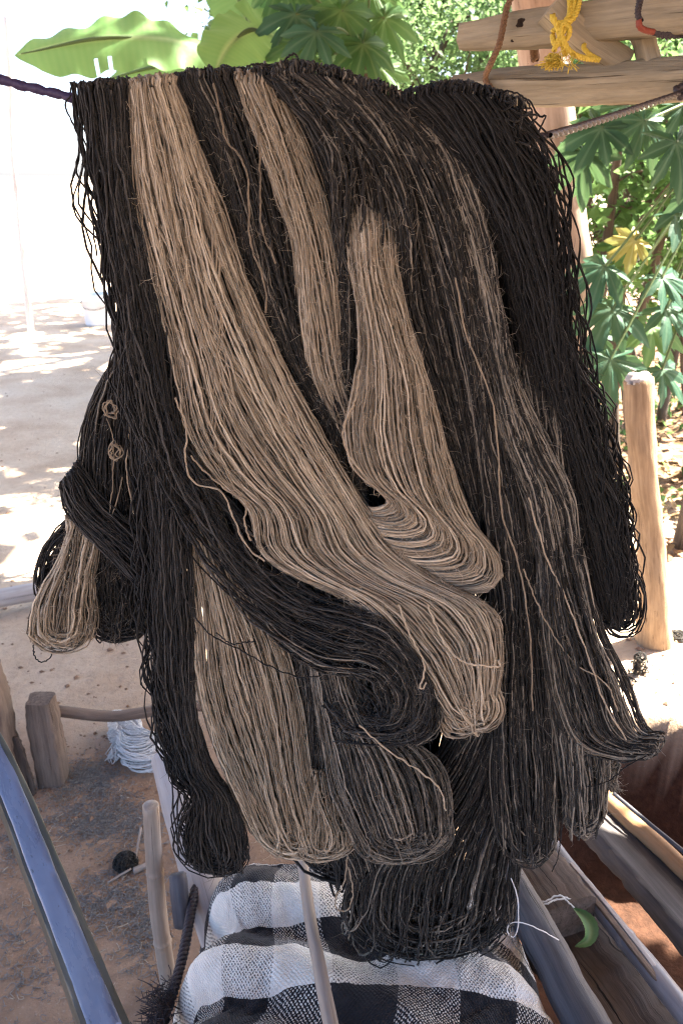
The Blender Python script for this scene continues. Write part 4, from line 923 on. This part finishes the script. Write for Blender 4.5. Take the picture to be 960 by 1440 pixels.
def bucket():
    c = gp(140, 456); root = thing('bucket', 'white plastic bucket standing out in the bright yard', 'bucket', c)
    h = .325; r0, r1 = .14, .165; pr = [(0, r0*.2), (0, r0), (.02, r0+.002), (h*.8, r1-.006), (h*.81, r1+.004), (h*.86, r1+.004), (h*.87, r1-.002), (h-.015, r1), (h-.014, r1+.008), (h, r1+.008), (h, r1-.002), (.02, r0-.006), (.015, .01)]
    a = np.arange(28)*2*np.pi/28
    V = np.concatenate([np.stack([c[0]+r_*np.cos(a), c[1]+r_*np.sin(a), c[2]+0*a+z_], 1) for z_, r_ in pr])
    idx = np.arange(len(pr)*28).reshape(-1, 28); q = np.stack([idx[:-1], np.roll(idx[:-1], -1, 1), np.roll(idx[1:], -1, 1), idx[1:]], -1).reshape(-1, 4)
    mk('body', V, q, M['white_plastic'], root, True)
    strand('handle', [c+[-r1, 0, h*.84], c+[-.12, -.13, h*.62], c+[0, -.175, h*.55], c+[.12, -.13, h*.62], c+[r1, 0, h*.84]], .004, M['cord'], root, 30, .5, 6, 3, 0)
bucket()

# scattered bits on the ground (uncountable)
def scatter(name, spots, mat, size, seed, flat=.5):
    g2 = np.random.default_rng(seed); Vs, Fs, n0, tn = [], [], 0, []
    base = np.array([(1,1,1),(-1,-1,1),(-1,1,-1),(1,-1,-1),(0,0,1.3),(0,1.2,0),(1.2,0,0),(0,0,-1.2),(-1.2,0,0),(0,-1.2,0)], float)*.6
    oc = np.array([(4,6,5),(4,5,8),(4,8,9),(4,9,6),(7,5,6),(7,8,5),(7,9,8),(7,6,9)])
    for p, s_ in spots:
        v = base[:]*(1+g2.normal(0, .25, base.shape))*s_*[1, 1, flat]; Vs.append(v+p+[0, 0, s_*flat*.35]); Fs.append(oc+n0); n0 += len(base); tn.append(g2.uniform(0, 1))
    return mk(name, np.concatenate(Vs), np.concatenate(Fs), M[mat], None, False, {'tone': np.repeat(tn, len(base))}, kind='stuff')
sp = []
for k in range(900):
    x, y = g.normal(115, 80), g.normal(1120, 75)
    if y < 1010 or y > 1420: continue
    sp.append((gp(x, y), g.lognormal(-5.75, .5)))
scatter('soil_clods', sp, 'clod', 1, 5)
sp = []
for k in range(500):
    x, y = g.uniform(-150, 330), g.uniform(520, 1000); p = gp(x, y); sp.append((p, g.lognormal(-4.9, .4)*.9))
for k in range(260):
    x, y = g.uniform(850, 1000), g.uniform(640, 1005); p = gp(x, y); sp.append((p, g.lognormal(-4.8, .5)*.8))
scatter('pebbles', sp, 'clod', 1, 6)
def fibres(name, spots, mat, seed, r_=.0006, ln=.03):
    g2 = np.random.default_rng(seed); L = []
    for p in spots:
        d = g2.normal(0, 1, (4, 3))*ln*.4; d[:, 2] = np.abs(d[:, 2])*.35+.001; d[0, :2] *= .2
        L.append(p+np.cumsum(d*[1, 1, .4], 0)*.8)
    L = np.array([smooth_path(q, 7) for q in L]); V, q, gc, tw = tubes(L, r_, 3)
    return mk(name, V, q, M[mat], None, True, {'gc': gc, 'tw': tw, 'tone': np.full(len(V), .6)}, kind='stuff')
sp = []
for cx, cy, sx, sy, n in [(130, 1105, 26, 14, 420), (165, 1160, 40, 22, 420), (150, 1270, 34, 26, 260), (205, 1310, 22, 40, 220), (20, 1180, 25, 30, 160), (110, 1160, 40, 20, 220), (40, 1340, 50, 50, 160)]:
    for k in range(n): sp += [gp(g.normal(cx, sx), g.normal(cy, sy)), gp(g.normal(cx, sx*.8), g.normal(cy, sy*.8))]
fibres('wool_lint', sp, 'lint', 8, .0008, .020)
sp = [gp(g.normal(110, 90), g.uniform(1090, 1420)) for k in range(130)]
fibres('straw_bits', sp[:80], 'straw', 9, .0008, .03)
# dry plant debris by the pit
for k, (x, y, R_) in enumerate([(896, 950, .030), (880, 962, .035), (955, 898, .04)]):
    o = tangle(['tuft of dry dark roots standing on the pale sunlit ground', 'flat scrap of dark fibre on the pale sunlit ground', 'dark scrap of debris at the foot of the peeled post'][k], x, y, R_, 7, 'charcoal', .35, 20+k, .0026, [2.6, .3, .3][k]); o.name = 'dry_debris'; o['category'] = 'debris'

# ------------------------------------------------------------------ plants
def leafmesh(polys):
    """polys: list of (V (k,3), F list of tris, vein (k), tone)"""
    Vs, Fs, ve, tn, n0 = [], [], [], [], 0
    for V, Fc, v, t in polys: Vs.append(V); Fs.append(Fc+n0); n0 += len(V); ve.append(v); tn.append(np.full(len(V), t))
    return np.concatenate(Vs), np.concatenate(Fs), np.concatenate(ve), np.concatenate(tn)
def orient(V, c, nrm, tip):
    nrm = np.array(nrm, float); nrm /= np.linalg.norm(nrm); tip = np.array(tip, float); tip -= nrm*(tip@nrm); tip /= np.linalg.norm(tip)
    sd = np.cross(tip, nrm); return np.array(c)+V[:, :1]*sd+V[:, 1:2]*tip+V[:, 2:3]*nrm
def papaya_leaf(c, nrm, tip, R_, seed, droop=.35):
    g2 = np.random.default_rng(seed); na = 140; th = np.linspace(-math.pi*.94, math.pi*.94, na)
    lobes = np.radians([0, 42, -42, 84, -84, 126, -126]); lr = np.array([1, .95, .95, .82, .82, .6, .6])*g2.uniform(.82, 1.14, 7); droop *= g2.uniform(.6, 1.7)
    r_ = np.full(na, .20); ve = np.zeros(na)
    for a, l in zip(lobes, lr):
        d = np.abs(th-a)
        tri = np.clip(1-d/.42, 0, 1)
        lob = l*(.24+.76*tri**.88)
        sub = l*(.36+.40*np.clip(1-np.abs(d-.23)/.12, 0, 1)**.85)
        r_ = np.maximum(r_, np.where(tri > 0, lob, 0)); r_ = np.maximum(r_, np.where(np.abs(d-.23) < .12, sub, 0)); ve = np.maximum(ve, np.exp(-(d/.035)**2))
    r_ = r_*R_; rings = [0, .33, .66, 1.0]
    V, vv = [np.zeros((1, 3))], [np.ones(1)]
    fold = .09*R_*np.cos(7*th*.98)+.05*R_*np.sin(2*th+g2.uniform(0, 6))
    for f in rings[1:]:
        rr = r_*f; z = -droop*(rr/R_)**2*R_+fold*f*.6+g2.normal(0, .004*R_, na); V.append(np.stack([rr*np.sin(th), rr*np.cos(th), z], 1)); vv.append(ve*(1-.3*f))
    k = np.arange(na-1); F_ = [np.stack([np.zeros(na-1, int), 1+k, 2+k], 1)]
    for i in range(2): a, b_ = 1+i*na, 1+(i+1)*na; F_ += [np.stack([a+k, b_+k, b_+k+1], 1), np.stack([a+k, b_+k+1, a+k+1], 1)]
    return orient(np.concatenate(V), c, nrm, tip), np.concatenate(F_), np.concatenate(vv), g2.uniform(0, 1)
def leaf_obj(name, poly, mat, parent, label=None):
    V, Fc, v, t = poly; return mk(name, V, Fc, M[mat], parent, True, {'vein': v, 'tone': np.full(len(V), t)}, label=label)
def small_leaves(centers, size, seed, up=.4, wid=.32):
    """pointed leaflets, 4 tris each, random attitudes"""
    g2 = np.random.default_rng(seed); n = len(centers)
    N = g2.normal(0, 1, (n, 3)); N[:, 2] = np.abs(N[:, 2])+up; N /= np.linalg.norm(N, axis=1, keepdims=True)
    Tn = np.cross(N, g2.normal(0, 1, (n, 3))); Tn /= np.linalg.norm(Tn, axis=1, keepdims=True); S_ = np.cross(N, Tn)
    L = (size*g2.uniform(.6, 1.3, n))[:, None]
    p = [centers, centers+Tn*L*.4+S_*L*wid+N*L*.06, centers+Tn*L-N*L*.12, centers+Tn*L*.4-S_*L*wid+N*L*.06, centers+Tn*L*.45]
    V = np.stack(p, 1).reshape(-1, 3); b0 = (np.arange(n)*5)[:, None]
    Fc = np.concatenate([b0+np.array([[0, 4, 1]]), b0+np.array([[1, 4, 2]]), b0+np.array([[0, 3, 4]]), b0+np.array([[3, 2, 4]])])
    return V, Fc, np.zeros(len(V)), np.repeat(g2.uniform(0, 1, n), 5)
def foliage(name, centers, size, mat, parent, seed, **kw):
    V, Fc, v, t = small_leaves(np.asarray(centers), size, seed, **kw); return mk(name, V, Fc, M[mat], parent, False, {'vein': v, 'tone': t}, kind='stuff')

# banana plant
def banana_leaf(parent, pts, width, seed, tears=(), roll=(0, 0, 1), fold=.18):
    g2 = np.random.default_rng(seed); n, h = 60, 7
    P = smooth_path(pts, n); t = np.linspace(0, 1, n); Tn = np.gradient(P, axis=0); Tn /= np.linalg.norm(Tn, axis=1, keepdims=True)
    A_ = np.cross(Tn, np.array(roll, float)); A_ /= np.linalg.norm(A_, axis=1, keepdims=True); B_ = np.cross(A_, Tn)
    wd = width*np.clip(np.sin(np.pi*np.clip(t*.93+.06, 0, 1)), 0, 1)**.45*np.where(t > .9, np.sqrt(np.clip((1-t)/.1, 0, 1)), 1)
    f = np.linspace(-1, 1, 2*h+1)
    V = P[:, None]+A_[:, None]*(wd[:, None]*f[None])[..., None]-B_[:, None]*((np.abs(f)**1.4)[None]*wd[:, None]*(fold+.25*np.sin(t*9+seed)[:, None]*np.abs(f)[None]*.6+.10*np.sin(t*37+seed*2)[:, None]*np.abs(f)[None]))[..., None]
    idx = np.arange(n*(2*h+1)).reshape(n, -1); qs = []
    for i in range(n-1):
        for j in range(2*h):
            if any(abs(i/n-q) < .009 and ((j < h) == (sd < 0)) and abs(j+.5-h) > dp*h for q, sd, dp in tears): continue
            qs.append((idx[i, j], idx[i+1, j], idx[i+1, j+1], idx[i, j+1]))
    ve = np.zeros((n, 2*h+1)); ve[:, h] = 1; ve += .10*(np.arange(n) % 2)[:, None]
    o = mk('leaf', V.reshape(-1, 3), np.array(qs), M['banana'], parent, True, {'vein': ve.ravel(), 'tone': np.full(V.size//3, g2.uniform(.3, .7))})
    pole('midrib', [P[0]+(P[0]-P[3])*1.2, P[0], P[n//2], P[-3]], [.016, .013, .009, .003], M['stem'], o, 6, 24)
    return o
bx, by = .03, 4.2
bp_ = thing('banana_plant', 'banana plant whose long broad leaf reaches left over the bright yard', 'banana plant', (bx, by, gz(bx, by)))
pole('trunk', [(bx, by, -.05), (bx+.02, by, .7), (bx, by, 1.5)], [.11, .095, .06], M['stem'], bp_, 14, 16, .006, 201)
banana_leaf(bp_, [at(310, 82, 4.15), at(270, 62, 4.05), at(200, 52, 3.95), at(110, 58, 3.9), at(20, 78, 3.85)], .155, 1, [(.55, -1, .55), (.62, -1, .6), (.40, -1, .7)], (.05, -.75, .65), .25)
banana_leaf(bp_, [at(400, 80, 3.6), at(385, 50, 3.5), at(355, 42, 3.4), at(322, 62, 3.3), at(300, 105, 3.25)], .15, 2, [(.4, 1, .3)], (-.1, -.9, .5), .15)
banana_leaf(bp_, [at(370, 90, 4.25), at(345, 20, 4.3), at(318, -50, 4.35), at(300, -130, 4.3)], .14, 3, [(.5, 1, .4)], (.2, -1, .1), .2)
banana_leaf(bp_, [at(390, 95, 4.2), at(400, 10, 4.3), at(430, -70, 4.4), at(480, -140, 4.4)], .15, 4, [(.4, -1, .3), (.6, 1, .4)], (0, -1, .2), .2)
banana_leaf(bp_, [at(320, 100, 4.3), at(260, 92, 4.35), at(200, 96, 4.4), at(150, 112, 4.4)], .07, 5, [], (.05, -.8, .6), .2)

def papaya_tree(label, base, top, leaves, mat, seed, stems_from=None, r0=.05):
    root = thing('papaya_tree', label, 'papaya tree', base)
    base = np.array(base, float); top = np.array(top, float)
    pole('trunk', [base-[0, 0, .05], (base+top)/2+[.02, 0, 0], top], [r0, r0*.85, r0*.55], M['bark'], root, 12, 24, .004, seed)
    for k, (px, py, Y, R_, nr, tp, mt) in enumerate(leaves):
        c = at(px, py, Y); o = leaf_obj('leaf', papaya_leaf(c, nr, tp, R_, seed*50+k), mt or mat, root)
        m0 = top-[0, 0, .02+.02*(k % 5)]
        strand('leaf_stalk', [m0, (m0+c)/2+[0, 0, .06], c], .0045, M['stem'], o, 16, .5, 6, k, 0)
    return root
g3 = np.random.default_rng(5)
def rl_(n, x0, x1, y0, y1, Ya, Yb, Ra, Rb, mats):
    out = []
    for k in range(n):
        out.append((g3.uniform(x0, x1), g3.uniform(y0, y1), g3.uniform(Ya, Yb), g3.uniform(Ra, Rb), (g3.normal(0, .45), -.75+g3.normal(0, .3), .55+g3.normal(0, .3)), (g3.normal(0, .6), -.3, -1), mats[k % len(mats)]))
    return out
papaya_tree('papaya tree with large lobed leaves behind the crest of the yarn', (.10, 3.55, 0), (.10, 3.5, 1.95),
            [(415,60,3.3,.13,(-.2,-.8,.5),(-.5,0,-1),None),(415,20,3.35,.19,(.1,-.9,.4),(.1,0,-1),'papaya_blue'),(445,45,3.2,.17,(.0,-.8,.6),(-.3,0,-1),'papaya_blue'),(480,15,3.4,.20,(.2,-.8,.5),(.3,0,-1),None),
             (430,95,3.3,.17,(.1,-.8,.5),(.2,0,-1),None),(510,62,3.3,.18,(.3,-.8,.4),(.5,0,-1),None),(470,100,3.4,.17,(-.2,-.7,.6),(.4,0,-1),None),(540,25,3.5,.18,(.2,-.8,.4),(.6,0,-1),None),(425,80,3.5,.14,(-.3,-.8,.4),(-.4,0,-1),None),
             (400,-30,3.5,.18,(-.2,-.8,.5),(-.5,0,-1),None),(440,-25,3.6,.2,(.1,-.8,.4),(0,0,-1),None),(520,-20,3.6,.2,(.2,-.8,.4),(.3,0,-1),None),(500,118,3.5,.15,(.2,-.8,.5),(.2,0,-1),None),(535,95,3.6,.15,(.2,-.8,.5),(.5,0,-1),None)], 'papaya', 3)
papaya_tree('papaya tree with cool green lobed leaves and one yellow leaf at the right', (1.50, 3.15, 0), (1.47, 3.1, 1.75),
            [(845,180,2.7,.15,(-.3,-.9,.4),(-.5,0,-1),'papaya_blue'),(820,215,2.75,.15,(-.2,-.9,.3),(.1,0,-1),'papaya_blue'),(905,170,2.7,.15,(.1,-.9,.4),(-.3,0,-1),None),(950,200,2.6,.16,(.2,-.9,.4),(.2,0,-1),'papaya_blue'),
             (950,300,2.7,.14,(.1,-.6,.8),(.3,0,-1),None),(892,338,2.85,.12,(-.1,-.8,.6),(-.6,0,-.5),'yellow_leaf'),(850,375,2.8,.16,(-.2,-.6,.8),(-.7,0,-.5),'papaya_blue'),
             (930,390,2.8,.14,(.2,-.6,.7),(.4,0,-1),None),(860,435,2.75,.18,(-.1,-.6,.8),(-.3,0,-1),None),(935,435,2.8,.16,(.1,-.6,.8),(.4,0,-1),None),(858,505,2.65,.19,(-.1,-.75,.65),(.0,0,-1),None),(930,520,2.75,.15,(.2,-.7,.7),(.5,0,-1),None),
             (985,260,2.7,.16,(.1,-.8,.5),(.5,0,-1),None),(1000,420,2.8,.17,(.1,-.7,.6),(.5,0,-1),None),(835,470,3.0,.15,(-.2,-.7,.7),(-.5,0,-.7),None),(960,150,2.9,.16,(0,-.8,.5),(.2,0,-1),None),(880,150,3.0,.15,(0,-.8,.5),(-.2,0,-1),None),(915,460,3.0,.17,(.1,-.6,.8),(.3,0,-1),'papaya')], 'papaya_blue', 4, r0=.055)
# feathery shrub behind the crest
def crown_pts(n, c, rad, seed, clumps=40, cr=.22):
    g2 = np.random.default_rng(seed); d = g2.normal(0, 1, (clumps, 3)); d /= np.linalg.norm(d, axis=1, keepdims=True)
    cc = np.array(c)+d*np.array(rad)*g2.uniform(.15, 1, (clumps, 1))**.45
    k = g2.integers(0, clumps, n); return cc[k]+g2.normal(0, 1, (n, 3))*cr*g2.uniform(.5, 1, (clumps, 1))[k], cc
def bushy(name, label, base, c, rad, n, leaf, mat, seed, clumps=40, cr=.16, r0=.04, cat='tree', group=None, stem_mat='bark', wid=.32):
    root = thing(name, label, cat, base, group); base = np.array(base, float); c = np.array(c, float)
    pts, cc = crown_pts(n, c, rad, seed, clumps, cr)
    pole('trunk', [base-[0, 0, .05], base*.5+c*.5+[.03, .02, 0], c], [r0, r0*.8, r0*.4], M[stem_mat], root, 10, 18, r0*.08, seed)
    g2 = np.random.default_rng(seed); br_ = []
    for q in cc[:min(14, clumps)]:
        s0 = base+(c-base)*g2.uniform(.45, .95); br_.append(smooth_path([s0, s0*.5+q*.5+[0, 0, .08], q], 8))
    V, qd, gc, tw = tubes(np.array(br_), np.linspace(r0*.35, r0*.10, 8)[None], 5); mk('branches', V, qd, M[stem_mat], root, True, {'gc': gc, 'tone': np.full(len(V), .5)}, kind='stuff')
    foliage('crown', pts, leaf, mat, root, seed, wid=wid); return root
bushy('feathery_tree', 'pale green feathery leaved tree behind the beams and the yarn crest', (.55, 4.9, 0), at(610, 60, 4.8), (.62, .5, .46), 9000, .040, 'fine_leaf', 21, 70, .12, wid=.25)
bushy('feathery_tree', 'second feathery tree further right seen between the two beams', (1.55, 5.2, 0), at(820, 30, 5.1), (.75, .5, .55), 6000, .05, 'fine_leaf', 22, 60, .15, wid=.25)
bushy('leafy_tree', 'broad leafy tree far behind the papaya at the top', (-.05, 6.6, 0), at(470, -10, 6.4), (.9, .6, .7), 5200, .10, 'hedge_leaf', 23, 60, .20)
bushy('leafy_tree', 'tall bright leafy tree behind the right hand hedge', (3.1, 8.3, 0), (3.0, 8.3, 2.6), (1.7, .9, 1.0), 6000, .13, 'hedge_leaf', 24, 70, .25)
# hedge of thin saplings on the right
gh = np.random.default_rng(31)
for k in range(13):
    px = 800+k*17+gh.uniform(-8, 8); Y = gh.uniform(3.8, 5.4); b0 = atz(px, 400, 0); x = (px-480)/F*(Y/CP*.98); b0 = np.array([x, Y, 0]); top = b0+[gh.normal(0, .2)-.15, gh.normal(0, .15), gh.uniform(1.5, 2.1)]
    lab = ['slim bare-stemmed sapling in the hedge at the right', 'dark leaning sapling in the right hedge', 'leafy sapling in the right hedge'][k % 3]
    root = thing('hedge_sapling', 'thin leaning sapling with small leaves in the hedge at the right', 'sapling', b0, 'saplings of the hedge at the right')
    pole('trunk', [b0-[0, 0, .05], (b0+top)/2+[gh.normal(0, .06), 0, 0], top], [.035*gh.uniform(.6, 1.1), .026, .014], M['bark'], root, 8, 14, .003, 500+k)
    pts = []
    br_ = []
    for j in range(16):
        s0 = b0+(top-b0)*gh.uniform(.12, 1)**.45; e = s0+gh.normal(0, .22, 3)+[0, 0, .10]; br_.append(smooth_path([s0, (s0+e)/2+[0, 0, .03], e], 6)); pts.append(e+gh.normal(0, .09, (26, 3)))
    V, qd, gc, tw = tubes(np.array(br_), .005, 4); mk('branches', V, qd, M['bark'], root, True, {'gc': gc}, kind='stuff')
    foliage('crown', np.concatenate(pts), .075, 'hedge_leaf', root, 600+k)
# leaf litter and low growth on the right
sp = []
for k in range(2600):
    x, y = gh.uniform(.6, 4.2), gh.uniform(3.0, 7.5); sp.append((x, y, gz(x, y)+.012+gh.uniform(0, .02)))
foliage('leaf_litter', np.array(sp), .085, 'dry_leaf', None, 41, up=2.0)
sp = []
for k in range(60):
    x, y = gh.uniform(1.0, 3.4), gh.uniform(3.2, 6.5); c = np.array([x, y, .05]); sp.append(c+gh.normal(0, .06, (14, 3))*[1, 1, .6])
foliage('ground_cover', np.concatenate(sp), .06, 'hedge_leaf', None, 42)
# thin pole far left
o = pole('thin_pole', [at(24, 340, 8.0)*[1, 1, 0]-[0, 0, .05], at(20, 240, 8.0), at(14, 120, 8.0), at(7, 24, 8.0)], [.030, .028, .024, .018], M['glare_pale'], None, 10, 20, .006, 90); tag(o, 'thin pole painted pale for sun glare, standing in the bright yard at the far left', 'pole')
# shade tree over the yard (its crown is above the picture, its dappled shade lies on the left of the yard)
bushy('shade_tree', 'spreading shade tree whose crown is above the picture and dapples the yard', (1.3, 7.4, 0), (1.2, 9.0, 5.6), (2.7, 4.2, .8), 3300, .30, 'hedge_leaf', 51, 80, .30, r0=.13)
